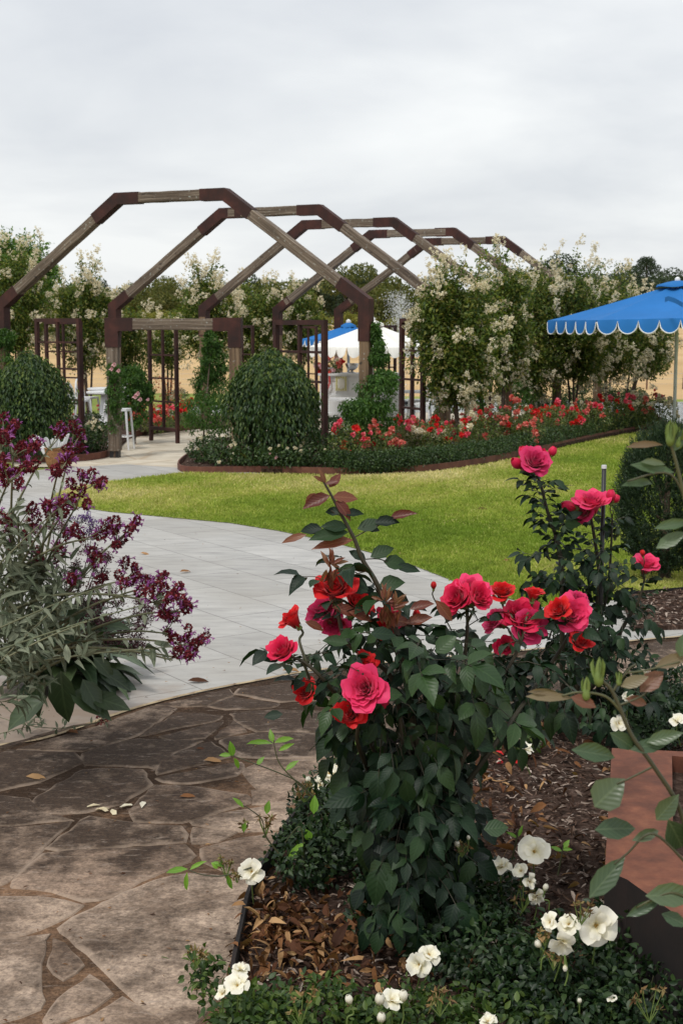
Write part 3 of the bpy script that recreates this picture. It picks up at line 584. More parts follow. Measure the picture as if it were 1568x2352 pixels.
VGREEN = vine([(308, 930, 23.8, 34, 60), (305, 870, 23.8, 30, 40), (325, 900, 24, 30, 30)], 'leafy green climber just right of the left portal post', .06)
vine([(8, 830, 23.4, 26, 60), (14, 780, 23.4, 20, 30)], 'climber on the arch post at the far left edge', .06)
vine([(1022, 955, 24, 28, 60), (1010, 900, 24, 24, 40)], 'loose pale flowered climber left of the first white flowering tree', .05, mat='myrtle', dens=.7)
vine([(1235, 930, 31, 30, 45), (1300, 925, 32.5, 35, 40)], 'dark climber mass behind the roses under the farther flowering trees', .07, mat='hedge')

# far gum trees, one mesh set per kind, copied
def gum_proto(seed, kind):
    random.seed(seed); global rng; rng = np.random.default_rng(seed)
    t = thing('gum_tree', (0, 0, 0), 'x', 'tree', 'gum trees along the far edge of the pasture')
    mb = MB(); H = 8.0; k = 11 if kind != 'olive' else 9
    for i in range(k):
        a = rnd(0, 6.28); q = rnd(0, 1)**.6; z = rnd(.35, .92) if kind != 'olive' else rnd(.2, .7); wdt = (1-abs(z-.6)*1.3) * 2.5
        c = np.array([math.cos(a)*q*wdt, math.sin(a)*q*wdt, z*H]); r = rnd(.8, 1.5)
        puff(mb, c, (r*1.15, r*1.15, r*.75), 330, .38, .5, shell=.45, droop=.3)
    mb.build('crown', LM[kind], t); s_ = MB(); s_.tube([(0, 0, 0), (.1, 0, 2.5), (.3, .1, 5.5)], [.22, .17, .07])
    for i in range(4): a = rnd(0, 6.28); s_.tube([(.1, 0, 2.3+i*.4), (math.cos(a)*1.2, math.sin(a)*1.2, 4.5+i*.4)], [.1, .04])
    s_.build('trunk', MT['bark'], t); return t
PROT = [(gum_proto(11, 'gum'), 'gum'), (gum_proto(12, 'gum'), 'gum'), (gum_proto(13, 'gumd'), 'gumd'), (gum_proto(14, 'olive'), 'olive'), (gum_proto(15, 'olive'), 'olive')]
rng = np.random.default_rng(99); random.seed(99)
spec = []
x = -60
TOPS = [(-60, 640), (60, 650), (200, 636), (255, 655), (330, 655), (385, 637), (430, 652), (540, 650), (600, 640), (660, 640), (720, 650), (800, 606), (830, 622), (880, 630), (930, 628), (985, 628), (1040, 640), (1150, 640), (1260, 600), (1330, 640), (1400, 622), (1450, 640), (1500, 630), (1568, 622), (1640, 630)]
def topy(px):
    xs = [a for a, _ in TOPS]; return float(np.interp(px, xs, [b2 for _, b2 in TOPS]))
def pdata(o):
    me = o.data; n_ = len(me.vertices); V = np.empty(n_*3, np.float32); me.vertices.foreach_get('co', V); A = np.empty(n_*3, np.float32); me.attributes['lf'].data.foreach_get('vector', A)
    return V.reshape(-1, 3), A.reshape(-1, 3), np.array([tuple(p.vertices) for p in me.polygons])
PD = [(pdata(pt.children[0]), kind) for pt, kind in PROT]
wood = {'gum': MB(), 'gumd': MB(), 'olive': MB()}
while x < 1640:
    D = rnd(165, 205); pick = random.choices([0, 1, 2], [5, 5, 2])[0]
    if x > 1340: pick = 2
    spec.append((x, topy(x) + rnd(-6, 16), D, pick)); x += rnd(26, 40)
x = -40
while x < 1000: spec.append((x, rnd(690, 715), rnd(130, 150), random.choice([3, 4]))); x += rnd(36, 60)
for px, ty, D, pk in spec:
    (V, A, Q), kind = PD[pk]; p = W(px, 740, D); s_ = W(px, ty, D)[2] / 7.9; a = rnd(0, 6.28); cs, sn = math.cos(a), math.sin(a)
    wx = s_ * rnd(.95, 1.3); V2 = np.stack([(V[:, 0]*cs - V[:, 1]*sn)*wx + p[0], (V[:, 0]*sn + V[:, 1]*cs)*wx + p[1], V[:, 2]*s_], 1); wood[kind].add(V2, Q, A)
tag(wood['gum'].build('gum_wood', LM['gum']), 'distant belt of grey green gum trees beyond the dry pasture', 'woodland', kind='stuff')
tag(wood['gumd'].build('dark_wood', LM['gumd']), 'distant dark green trees on the skyline, mostly at the right', 'woodland', kind='stuff')
tag(wood['olive'].build('scrub', LM['olive']), 'low yellowish green scrub along the foot of the distant gum trees', 'scrub', kind='stuff')
used = {}
for px, ty, D, pk, lab in ((385, 634, 150, 0, 'domed gum tree standing alone on the skyline between the second and third arches'), (262, 650, 155, 1, 'gum tree on the skyline above the left end of the portal'), (545, 650, 150, 1, 'spreading gum tree seen between the third and fourth arch legs'), (808, 604, 160, 0, 'tallest gum tree, behind the crossing of the nearest arch rafter'), (880, 622, 150, 1, 'gum tree on the skyline left of the fountain'), (1262, 592, 190, 2, 'gum tree top peeping over the flowering trees by the farthest arch end'), (1415, 618, 185, 2, 'dark rounded tree on the skyline just left of the bunya pine')):
    pt, kind = PROT[pk]; o = pt if pk not in used else copy_tree(pt); used[pk] = 1
    p = W(px, 740, D); o.location = (p[0], p[1], -.03); s_ = W(px, ty, D)[2] / 7.9; o.scale = (s_, s_, s_); o.rotation_euler = (0, 0, rnd(0, 6.28)); o['label'] = lab
for pk, (pt, kind) in enumerate(PROT):
    if pk not in used:
        for ch in list(pt.children): bpy.data.objects.remove(ch)
        bpy.data.objects.remove(pt)
# bunya pine on the right skyline
bp = W(1480, 740, 200); t = thing('bunya_pine', (bp[0], bp[1], 0), 'tall dome topped pine standing above the trees on the right skyline', 'tree')
H = W(1480, 588, 200)[2]; mb = MB()
for z, r in ((.97, .9), (.9, 1.7), (.83, 2.2), (.75, 2.3), (.67, 1.6), (.58, 1.9), (.5, 2.3), (.42, 2.2)):
    for a in np.linspace(0, 6.28, 9)[:-1]:
        for f in (.5, .8, 1.0): puff(mb, (bp[0] + math.cos(a+z*9)*r*f, bp[1] + math.sin(a+z*9)*r*f, H*z - f*f*.5), (.42, .42, .28), 38, .3, .4)
mb.build('crown', LM['gumd'], t); MB().tube([(bp[0], bp[1], 0), (bp[0], bp[1], H*.97)], [.35, .1]).build('trunk', MT['bark'], t)

# ---- white flowering crepe myrtles
def panicle_mesh(seed):
    g = np.random.default_rng(seed); mb = MB(); n = 150
    tt = g.random(n)**.8; cl = g.integers(0, 9, n); cc = np.stack([g.normal(size=9)*.035, g.normal(size=9)*.035, g.random(9)*.17], 1); P = cc[cl] + g.normal(size=(n, 3))*.012
    leaves(mb, P, g.normal(size=(n, 3)) + [0, 0, .3], g.normal(size=(n, 3)), g.uniform(.014, .026, n), .9, DIA, .1)
    o = mb.build('blossom_cluster', LM['white']); me = o.data; bpy.data.objects.remove(o); return me
PAN = [panicle_mesh(s_) for s_ in range(5)]
def myrtle(px, cy, D, rx, ry, label, bpx=None, nb=75, mat='myrtle', flower=.75, stems=3, leaf=.072, group='white flowering trees in two rows', spray=0, per=64, dens=1.0):
    c = W(px, cy, D); r = np.array([rx, rx, ry]) / FX * D; bx = W(bpx if bpx else px, cy, D)[0]; base = np.array([bx, D, .03])
    t = thing('flowering_tree', base, label, 'tree', group); mb = MB(); tr = MB(); pans = []
    fork = []
    for s_ in range(stems):
        a = rnd(0, 6.28); f1 = np.array([(c[0]+bx)/2, D, 0]) + [math.cos(a)*.12, math.sin(a)*.12, max(.3, c[2]-r[2]*.75)]; f2 = c + [math.cos(a)*r[0]*.3, math.sin(a)*r[1]*.3, r[2]*rnd(-.1, .3)]
        tr.tube([base + [math.cos(a)*.03, math.sin(a)*.03, 0], f1, f2], [.028, .022, .012]); fork += [f1, f2]
    for i in range(nb):
        tip, d = in_ell(1, c, r, .55); tip = tip[0]; d = d[0]
        tip[2] += rnd(-.05, .15) * r[2]; tip[1] = c[1] - abs(tip[1]-c[1]) if i % 3 else tip[1]
        if i < spray: tip = c + np.array([rnd(-.6, .6)*r[0], rnd(-.5, .5)*r[1], r[2]*rnd(1.0, 1.22)]); d = np.array([d[0]*.3, d[1]*.3, 1])
        f = fork[i % len(fork)]; mid = (f + tip)/2 + [0, 0, rnd(0, .15)]
        if i % 3 == 0 or i < spray: tr.tube([f, mid, tip], [.010, .007, .003], 4)
        n = int(per*1.5); tt = rng.random(n)**.6; q = ((1-tt)**2)[:, None]*f + (2*tt*(1-tt))[:, None]*mid + (tt**2)[:, None]*tip
        if i >= spray: q = mid + (q - mid) * 1.0
        q = q + rng.normal(size=(n, 3)) * (.07 if i >= spray else .045)
        leaves(mb, q, d*.5 + rng.normal(size=(n, 3))*.8 + [0, 0, -.1], rng.normal(size=(n, 3))*.6 + [0, 0, .8], rng.uniform(.6, 1.25, n)*leaf, .5, DIA, .25)
        if rnd(0, 1) < flower*.8 and len(pans) < 100:
            for s_ in range(1 if i % 2 else 2):
                pans.append((tip + rng.normal(size=3)*.06 + d*.05, d*rnd(.2, .8) + [rnd(-.3, .3), rnd(-.3, .3), rnd(-.3, .9)], rnd(.7, 1.35)))
    clumpy(mb, c - [0, 0, r[2]*.08], r*[.85, .85, .8], int(34*dens), 210, .32, leaf, .5, shell=.0, droop=.3)
    mb.build('crown', LM[mat], t); tr.build('trunk', MT['bark'], t)
    for p, d, s_ in pans[:99]:
        o = bpy.data.objects.new('blossom_cluster', random.choice(PAN)); scene.collection.objects.link(o); o.parent = t; o.location = Vector(p - base); o.scale = (s_, s_, s_)
        o.rotation_euler = Vector(d).to_track_quat('Z', 'Y').to_euler()
    return t
myrtle(1048, 775, 22.6, 104, 158, 'first and fullest white flowering tree, right of the white umbrella', 1062, 130, spray=7, per=75)
myrtle(1146, 745, 26, 82, 150, 'second white flowering tree, its top sprays before the far arch ends', 1150, 95, spray=6)
myrtle(1225, 765, 29.2, 86, 150, 'third white flowering tree of the right row, by a timber stake', 1222, 95, spray=2)
myrtle(1318, 758, 29.5, 94, 145, 'fourth white flowering tree, tall spray on top, behind the umbrella tip', 1320, 100, spray=8, flower=.9)
myrtle(1405, 758, 31, 92, 130, 'fifth white flowering tree, behind the left half of the blue umbrella', 1400, 95, spray=3, flower=.95)
myrtle(1478, 775, 32, 64, 102, 'last white flowering tree, drooping branches beside the umbrella pole', 1440, 60, spray=1, flower=.95)
myrtle(45, 700, 30, 85, 125, 'white flowering tree at the left edge behind the arch post', 40, 95, spray=5, flower=.9)
myrtle(195, 740, 31, 72, 120, 'white flowering tree above the left trellis', 200, 90, spray=5, flower=.95)
myrtle(300, 790, 32, 55, 105, 'loose white flowering tree seen inside the portal on its left', 300, 55, spray=1, flower=.6, per=50, dens=.5)
myrtle(475, 730, 31, 68, 105, 'white flowering tree with tall sprays right of the portal beam', 470, 85, spray=8, flower=.95)
myrtle(385, 790, 33, 48, 60, 'sparse white flowering tree seen through the portal trellis', 385, 40, flower=.6, per=45, dens=.4)
myrtle(590, 750, 33, 60, 100, 'white flowering tree behind the third arch leg', 590, 75, spray=3, flower=.9)
myrtle(690, 740, 34, 42, 85, 'white flowering tree left of the small blue umbrella', 690, 50, spray=2, flower=.95)
myrtle(40, 640, 40, 95, 110, 'tall bright green tree rising behind the left flowering tree', 40, 95, mat='myrtleg', flower=.12, leaf=.1, group='green trees behind the flowering row')
for (px, py, ty, lab) in ((1062, 985, 900, 'timber stake under the first white flowering tree'), (1222, 962, 880, 'timber stake under the third white flowering tree'), (1330, 935, 860, 'timber stake under the fourth white flowering tree'), (1395, 925, 870, 'timber stake beside the pond under the last flowering trees')):
    g = G(px, py, .05); tp = W(px, ty, g[1])
    tag(MB().beam((g[0]+.05, g[1]-.05, .04), (g[0]+.03, g[1]-.05, tp[2]), .045, .045, (0, 1, 0), 4).build('tree_stake', MT['stake']), lab, 'stake', 'timber stakes in the rose bed')

# ---- rose bushes and low hedge of the beds
def small_bloom(seed, n=26, r=.04, mat='red'):
    g = np.random.default_rng(seed); d = unit(g.normal(size=(n, 3)) + [0, 0, .35]); mb = MB(); P = d * (g.random(n)[:, None] * r * .45)
    leaves(mb, P, d, np.cross(d, g.normal(size=(n, 3))) + [0, 0, .4], g.uniform(.7, 1.15, n)*r, 1.0, PET, .3)
    o = mb.build('rose_bloom', LM[mat], smooth=True); me = o.data; bpy.data.objects.remove(o); return me
BL = {k_: [small_bloom(s_ + 10*j, mat=k_) for s_ in range(3)] for j, k_ in enumerate(('red', 'coral', 'white', 'pinkp', 'hot'))}
def rose_clump(P, r, h, cols, label, nb=8, nl=520, mat='rosel', ln=.045, group='rose bushes along the beds', bs=1.0):
    t = thing('rose_bush', P, label, 'rose bush', group); mb = MB()
    puff(mb, (P[0], P[1], P[2] + h*.5), (r, r, h*.52), nl, ln, .55, shell=.2); st = MB()
    bl = []
    for i in range(nb):
        a = rnd(0, 6.28); q = rnd(0, 1)**.5 * r; p = np.array([P[0]+math.cos(a)*q, P[1]+math.sin(a)*q, P[2] + h*(1.0 - .3*(q/r)**2) + rnd(-.04, .10)])
        if rnd(0, 1) < .35: p[2] -= rnd(.05, .2); p[1] -= r*.3
        st.tube([(P[0], P[1], P[2]), (p[0]*.6+P[0]*.4, p[1]*.6+P[1]*.4, P[2]+h*.6), p], [.006, .005, .003], 4)
        c = random.choice(cols); c = 'hot' if c == 'red' and rnd(0, 1) < .4 else c; bl.append((p, c))
        if rnd(0, 1) < .7:
            for s_ in range(random.choice((1, 2, 3))): bl.append((p + rng.normal(size=3)*.05, c))
        puff(mb, p - [0, 0, .07], (.06, .06, .07), 14, ln, .55)
    mb.build('foliage', LM[mat], t); st.build('stem', LM['myrtle'], t)
    for p, c in bl:
        o = bpy.data.objects.new('rose_bloom', random.choice(BL[c])); scene.collection.objects.link(o); o.parent = t; o.location = Vector(p - np.asarray(P)); o.scale = [rnd(.6, 1.2) * bs * 1.0] * 3
        o.rotation_euler = (rnd(.2, 1.1), rnd(-.4, .4), rnd(-1, 1))
spots = [(800, 1052, 'r'), (835, 1030, 'r'), (870, 1045, 'c'), (905, 1022, 'rc'), (945, 1010, 'rc'), (975, 1020, 'w'), (1000, 1008, 'wr'), (1035, 1025, 'r'), (1075, 1000, 'rc'), (1100, 1020, 'rw'), (1125, 990, 'cw'), (1150, 1005, 'rc'), (1185, 985, 'rc'), (1200, 1005, 'c'),
         (1230, 975, 'rw'), (1262, 990, 'r'), (1285, 968, 'rc'), (1310, 980, 'rc'), (1335, 962, 'wc'), (1362, 975, 'rc'), (1388, 958, 'wr'), (1408, 968, 'r'), (1435, 955, 'wr'), (1465, 962, 'wc'), (1492, 955, 'rw'), (1470, 948, 'w'), (1515, 958, 'w')]
cm = {'r': 'red', 'c': 'coral', 'w': 'white', 'p': 'pinkp'}; cn = {'r': 'scarlet', 'c': 'coral', 'w': 'white', 'rc': 'red and coral', 'wr': 'white and red', 'rw': 'red and white', 'cw': 'coral and white', 'wc': 'white and coral', 'p': 'pale pink', 'pr': 'pink and red'}
def near_what(px):
    for lim, s_ in ((860, 'by the nearest arch leg'), (960, 'before the dark trellis'), (1090, 'below the first flowering tree'), (1200, 'below the second flowering tree'), (1290, 'near the third tree stake'), (1400, 'below the umbrella tip'), (1700, 'near the pond')):
        if px < lim: return s_
seen = {}
for px, py, cs in spots:
    g = G(px, py + 22, .05); base = near_what(px); key = (cn[cs], base); seen[key] = seen.get(key, 0) + 1
    rowpos = 'front row' if py > 1108 - px*.085 - 2 else 'back row'
    lab = f'{cn[cs]} rose bush {base}, {rowpos}' + ('' if seen[key] == 1 else ', farther right')
    rose_clump(g, rnd(.26, .36), rnd(.46, .62), [cm[c_] for c_ in cs], lab, nb=random.randint(6, 9), nl=620)
# low clipped green band just inside the edging
hp = smooth_line([G(*p, .05) for p in ((770, 1080), (850, 1083), (920, 1078), (1000, 1069), (1100, 1056), (1200, 1036), (1300, 1013), (1400, 991), (1500, 975))], 8)
th_ = thing('low_hedge', hp[0], 'low dark green hedge band following the rusty edging under the roses', 'hedge'); mb = MB()
for i in range(len(hp)-1):
    for f in (0, .33, .66): 
        p = hp[i]*(1-f) + hp[i+1]*f + [rnd(-.03, .03), .2 + rnd(-.05, .05), .10 + rnd(-.02, .03)]; puff(mb, p, (.2, .2, .15), 150, .035, .6, shell=.4)
mb.build('foliage', LM['hedge'], th_)
# dark groundcover bushes round the centre shrub and in the left bed
for px, py, rx, h, cols, lab, nb in ((480, 1062, .33, .36, ['white'], 'dark leaved bush with tiny pale flowers at the path corner', 4), (530, 1068, .4, .34, ['white'], 'low dark bush under the left side of the centre weeping shrub', 4), (590, 1072, .4, .3, ['white', 'pinkp'], 'low dark bush directly below the centre weeping shrub', 6),
        (650, 1074, .4, .3, ['white'], 'low bush with cream dots below the centre weeping shrub', 6), (705, 1070, .4, .34, ['white'], 'bush with cream dots at the right foot of the centre shrub', 6), (755, 1058, .42, .36, ['white'], 'dark twiggy bush between the centre shrub and the first red roses', 4), (785, 1025, .4, .45, ['white'], 'dark bush behind the first scarlet roses', 2), (740, 1020, .4, .5, ['white'], 'dark bush behind the right foot of the centre shrub', 2),
        (185, 1040, .32, .42, ['white'], 'dark leaved rose with cream flowers beside the wicker basket', 8), (225, 1036, .32, .42, ['white'], 'dark leaved rose with cream flowers left of the portal post', 9), (120, 1035, .4, .45, ['white', 'red'], 'dark leaved rose behind the wicker basket', 6), (30, 1045, .5, .45, ['white'], 'dark leaved bush under the left weeping shrub', 3), (205, 1008, .3, .45, ['red'], 'dark bush with one red bloom beside the white table', 2)):
    g = G(px, py, .05); rose_clump(g, rx, h, cols, lab, nb=nb, nl=950, mat='hedge', ln=.05, group='low dark bushes in the beds', bs=.5)
for px, py, cs, lab in ((325, 988, 'r', 'pinkish red rose bush at the foot of the green climber'), (355, 990, 'c', 'coral rose bush under the left side of the portal trellis'), (385, 985, 'r', 'bright red rose bush under the portal trellis'), (412, 980, 'r', 'red rose bush at the right foot of the portal trellis'), (430, 960, 'rw', 'red and white rose bush before the tall vine'), (412, 935, 'w', 'white flowering bush by the water behind the portal trellis')):
    rose_clump(G(px, py+5, .05), .32, .42, [cm[c_] for c_ in cs], lab, nb=8, nl=480, bs=1.1)
g = W(372, 890, 26.5); t = thing('rusty_shrub', (g[0], g[1], 0), 'small shrub with rusty orange leaf tips behind the portal trellis', 'shrub'); mb = MB(); puff(mb, (g[0], g[1], .75), (.38, .38, .3), 420, .05, .5); mb.build('foliage', LM['salmon'], t); MB().tube([(g[0], g[1], 0), (g[0], g[1], .8)], [.015, .008]).build('stem', MT['bark'], t)
# pale pink blooms on the climbers
for px, py, D, s_ in ((262, 838, 21.1, .8), (256, 848, 21.1, .7), (272, 852, 21.1, .7), (310, 912, 23.3, .9), (316, 905, 23.3, .9), (322, 918, 23.4, .8), (340, 918, 23.4, .6)):
    o = bpy.data.objects.new('pink_bloom', BL['pinkp'][0]); scene.collection.objects.link(o)
    pv = [VPOST if px < 290 else VGREEN]
    q = pv[0]; o.parent = q; o.location = Vector(W(px, py, D)) - q.location; o.scale = (s_,)*3
# ---------------------------------------------------------------- umbrellas
MT['blue'] = plain('blue_canvas', (.024, .155, .43), .8, 0, .08, 1.5, .06, .15); MT['cream'] = plain('cream_canvas', (.84, .83, .78), .85, 0, .03, 1.5, .05, .1)
MT['piping'] = plain('white_piping', (.8, .8, .78), .7, 0, .03, 5, 0)
def parasol(base, zr, za, Rr, n, rot, mat, label, tilt=(0, 0), nsc=5, vd=.24, polem='whited', group='market parasols', trim=True):
    t = thing('market_umbrella', base, label, 'umbrella', group); rt = (1 if n else 1)
    Mt = Matrix.Rotation(tilt[0], 3, 'X') @ Matrix.Rotation(tilt[1], 3, 'Y')
    def tf(p): v = Mt @ Vector((float(p[0]), float(p[1]), float(p[2] - zr))); return (base[0]+v.x, base[1]+v.y, zr+v.z)
    cor = [(Rr*math.cos(rot + 2*math.pi*i/n), Rr*math.sin(rot + 2*math.pi*i/n)) for i in range(n)]
    V = []; F = []; K = 12; J = 8
    mb = MB()
    for i in range(n):
        a = np.array(cor[i]); b2 = np.array(cor[(i+1) % n]); V = []
        for r_ in range(K+1):
            f = .10 + .90*r_/K
            for j in range(J+1):
                g = j/J; p = (a*(1-g) + b2*g) * f; sag = -.075*math.sin(math.pi*g)*math.sin(math.pi*min(1, f*.9))*Rr/2.2 
                z = zr + (za-zr)*((1-f)**1.08) + sag; V.append(tf((p[0], p[1], z)))
        mb.add(V, [(r_*(J+1)+j, (r_+1)*(J+1)+j, (r_+1)*(J+1)+j+1, r_*(J+1)+j+1) for r_ in range(K) for j in range(J)], .5)
    mb.build('canopy', MT[mat], t, smooth=True)
    vb = MB(); tb = MB(); nsd = nsc
    for i in range(n):
        a = np.array(cor[i]); b2 = np.array(cor[(i+1) % n]); out = unit((a+b2)/2); m_ = 14*nsd; top = []; low = []
        for j in range(m_+1):
            g = j/m_; p = a*(1-g)+b2*g; s_ = (g*nsd) % 1.0; s_ = 0 if j in (0, m_) else s_
            dpt = .035 + (vd-.035)*max(0, math.sin(math.pi*s_))**.42; sag = 0; wv = math.sin(g*nsd*math.pi*2+i)*.012
            top.append(tf((p[0], p[1], zr+.0+sag))); q = p + out*(.02 + .03*dpt/vd + wv*dpt/vd); low.append(tf((q[0], q[1], zr - dpt)))
        mid = [tuple((np.array(top[j])*.5 + np.array(low[j])*.5) + np.array([*(out*.012), 0])) for j in range(m_+1)]
        k = m_+1; vb.add(top + mid + low, [(j, j+1, k+j+1, k+j) for j in range(m_)] + [(k+j, k+j+1, 2*k+j+1, 2*k+j) for j in range(m_)], .5)
        tb.tube(np.array(low), .011, 5)
    va = vb.build('valance', MT[mat], t, smooth=True)
    if trim: tb.build('piping', MT['piping'], t)
    # vent cap with a wavy hem, finial
    V = []; q = 24
    for f, z in ((.02, .06), (.5, .03), (1, -.02), (1.03, -.055)):
        for j in range(q): a_ = 2*math.pi*j/q; V.append(tf((f*Rr*.16*math.cos(a_), f*Rr*.16*math.sin(a_), za - (za-zr)*.0 + z + (math.sin(a_*4)*.012 if f > .9 else 0))))
    MB().add(V, [(l*q+j, l*q+(j+1) % q, (l+1)*q+(j+1) % q, (l+1)*q+j) for l in range(3) for j in range(q)] + [tuple(range(q-1, -1, -1))], .5).build('vent_cap', MT[mat], t, smooth=True)
    pt = tf((0, 0, za + .02)); bt = tf((0, 0, 0)) if False else (base[0] - Mt.col[2][0]*zr*0, base[1], base[2])
    MB().tube([(base[0]-(pt[0]-base[0])*0, base[1], base[2]), (base[0], base[1], zr-.4), pt], .032, 12).build('pole', MT[polem], t, smooth=True)
    MB().lathe((pt[0], pt[1], pt[2]), [(.02, 0), (.05, .03), (.05, .07), (.015, .10)], 12).build('finial', MT['white'], t)
    hub = tf((0, 0, zr - .15))
    for i in range(n):
        c = cor[i]; MB().tube([tf((c[0]*.1, c[1]*.1, za-.12)), tf((c[0]*.98, c[1]*.98, zr-.035))], .010, 5).build('rib', MT['whited'], t)
        MB().tube([hub, tf((c[0]*.5, c[1]*.5, zr + (za-zr)*.42))], .008, 5).build('strut', MT['whited'], t)
    return t
ub = G(1546, 992)
big = parasol(ub, 2.13, 2.74, 2.36, 8, R(-93), 'blue', 'large blue parasol with white edged scallops on the lawn at the right', tilt=(R(.5), R(-1.6)), nsc=5, vd=.25)
MB().lathe((ub[0], ub[1], 0), [(.26, 0), (.26, .03), (.06, .05), (.05, .2)], 20).build('base', MT['whited'], big)
# tie strap lying on the near panel
sp = [W(1524, 690, 24.4) + [0, -.02, .0], W(1533, 687, 24.2), W(1548, 692, 23.95), W(1566, 702, 23.6)]
P = np.array(sp); MB().add([*(P + [0, -.03, .05]), *(P + [0, -.03, -.03])], [(i, i+1, 5+i-0, 4+i) for i in range(3)]).build('tie_strap', MT['blue'], big)
wc = W(856, 738, 28.3)
parasol((wc[0], 28.3, 0), 1.56, 2.02, 1.34, 8, R(22.5), 'cream', 'white scalloped parasol shading the white bar counter', nsc=4, vd=.2, trim=False)
bc2 = W(800, 760, 30.8)
parasol((bc2[0], 30.8, 0), 1.68, 1.98, 1.02, 8, R(10), 'blue', 'smaller blue parasol mostly hidden behind the white one', nsc=4, vd=.16)
# ---------------------------------------------------------------- white bar, tables, chairs
bl = G(732, 967); br_ = G(917, 965); bw = br_[0] - bl[0]; by = bl[1]; bh = W(800, 858, by)[2]; bx = (bl[0]+br_[0])/2
bar = thing('bar_counter', (bx, by+.3, 0), 'white panelled bar counter under the white parasol', 'bar counter')
MB().box((bx, by+.32, bh/2+.02), (bw-.04, .6, bh-.12)).build('counter_body', MT['white'], bar); MB().box((bx, by+.3, bh-.02), (bw+.04, .7, .045)).build('counter_top', MT['white'], bar)
MB().box((bx, by+.31, .04), (bw-.1, .56, .08)).build('plinth', MT['black'], bar)
fr = MB()
for z_ in (bh-.12, .52, .14): fr.box((bx, by+.012, z_), (bw-.06, .02, .05))
for x_ in (-.5, 0, .5): fr.box((bx + x_*(bw-.1), by+.01, (bh)/2), (.045, .017, bh-.16))
fr.build('panel_moulding', MT['white'], bar)
MT['gold'] = plain('yellow_stripe', (.50, .46, .10), .7, 0, .05, 5, 0); MT['paper'] = plain('cream_paper', (.74, .72, .64), .8, 0, .03, 5, 0)
pa, pz = W(783, 881, by), 0
plq = thing('bar_sign', (pa[0], by-.02, pa[2]-.16), 'cream oval sign on yellow and white stripes hung on the bar front', 'sign')
MB().box((pa[0], by-.012, pa[2]), (.25, .012, .31)).build('board', MT['paper'], plq)
for i in range(5): MB().box((pa[0] + (i-2)*.046, by-.021, pa[2]), (.024, .005, .29)).build('stripe', MT['gold'], plq)
q = 28; MB().add([(pa[0] + .083*math.cos(2*math.pi*j/q), by-.030+dy_, pa[2] + .112*math.sin(2*math.pi*j/q)) for dy_ in (0, .005) for j in range(q)], [tuple(range(q)), tuple(range(2*q-1, q-1, -1))] + [(j, q+j, q+(j+1) % q, (j+1) % q) for j in range(q)]).build('oval_plate', MT['paper'], plq)
bo = W(808, 857, by+.25); bo[2] = bh+.003
tag(MB().lathe(bo, [(.07, 0), (.075, .015), (.03, .03), (.025, .05), (.07, .07), (.12, .12), (.14, .17), (.145, .2), (.13, .2), (.11, .13), (.02, .09)], 28).build('silver_bowl', MT['steel'], smooth=True), 'polished silver footed bowl standing on the bar counter', 'bowl')
fa = W(756, 850, by+.25); t = thing('flower_arrangement', (fa[0], fa[1], bh), 'mixed coral, pink and cream flower arrangement on the left end of the bar', 'flowers')
mb = MB(); puff(mb, (fa[0], fa[1], bh+.12), (.27, .16, .14), 350, .06, .5); mb.build('greenery', LM['rosel'], t)
MB().lathe((fa[0], fa[1], bh+.003), [(.07, 0), (.09, .08), (.08, .12)], 16).build('vase', MT['white'], t)
for i in range(34):
    p, d = in_ell(1, (fa[0], fa[1], bh+.15), (.31, .2, .19), .75); o = bpy.data.objects.new('bloom', random.choice(BL[random.choice(['red', 'coral', 'pinkp', 'pinkp', 'white'])])); scene.collection.objects.link(o); o.parent = t
    o.location = Vector(p[0]) - t.location; s_ = rnd(.9, 1.5); o.scale = (s_,)*3; o.rotation_euler = Vector(d[0]).to_track_quat('Z', 'Y').to_euler()
rb = MB()
for i in range(7): a = rnd(-.12, .02); rb.tube([(fa[0]+a, by-.03, bh+.05), (fa[0]+a+rnd(-.03, .03), by-.05, bh-.2), (fa[0]+a+rnd(-.06, .06), by-.04, bh-rnd(.3, .5))], .008, 4)
rb.build('trailing_ribbon', LM['red'], t)
def square_table(px, py, yt, w_, label):
    g = G(px, py); h = W(px, yt, g[1])[2]; t = thing('white_table', g, label, 'table', 'white outdoor tables')
    MB().box((g[0], g[1], h-.02), (w_, w_, .04)).build('tabletop', MT['white'], t); MB().box((g[0], g[1], h/2), (.07, .07, h-.06)).build('leg', MT['white'], t); MB().box((g[0], g[1], .012), (.4, .4, .024)).build('base_plate', MT['white'], t)
square_table(788, 985, 914, .55, 'white square pedestal table in front of the bar')
square_table(943, 978, 897, .6, 'white table between the dark trellis and the bar')
def round_table(px, py, yt, r, label):
    g = G(px, py); h = W(px, yt, g[1])[2]; t = thing('white_table', g, label, 'table', 'white outdoor tables')
    MB().lathe((g[0], g[1], h), [(r*.9, -.05), (r, -.03), (r, 0), (r*.9, .005)], 32).build('tabletop', MT['white'], t, smooth=False)
    MB().lathe(g, [(.19, 0), (.19, .02), (.14, .05), (.11, .25), (.10, h*.6), (.08, h-.05)], 20).build('pedestal', MT['white'], t, smooth=True)
round_table(243, 980, 899, .36, 'round white pedestal table left of the portal post')
round_table(250, 968, 891, .42, 'farther round white table behind the first one')
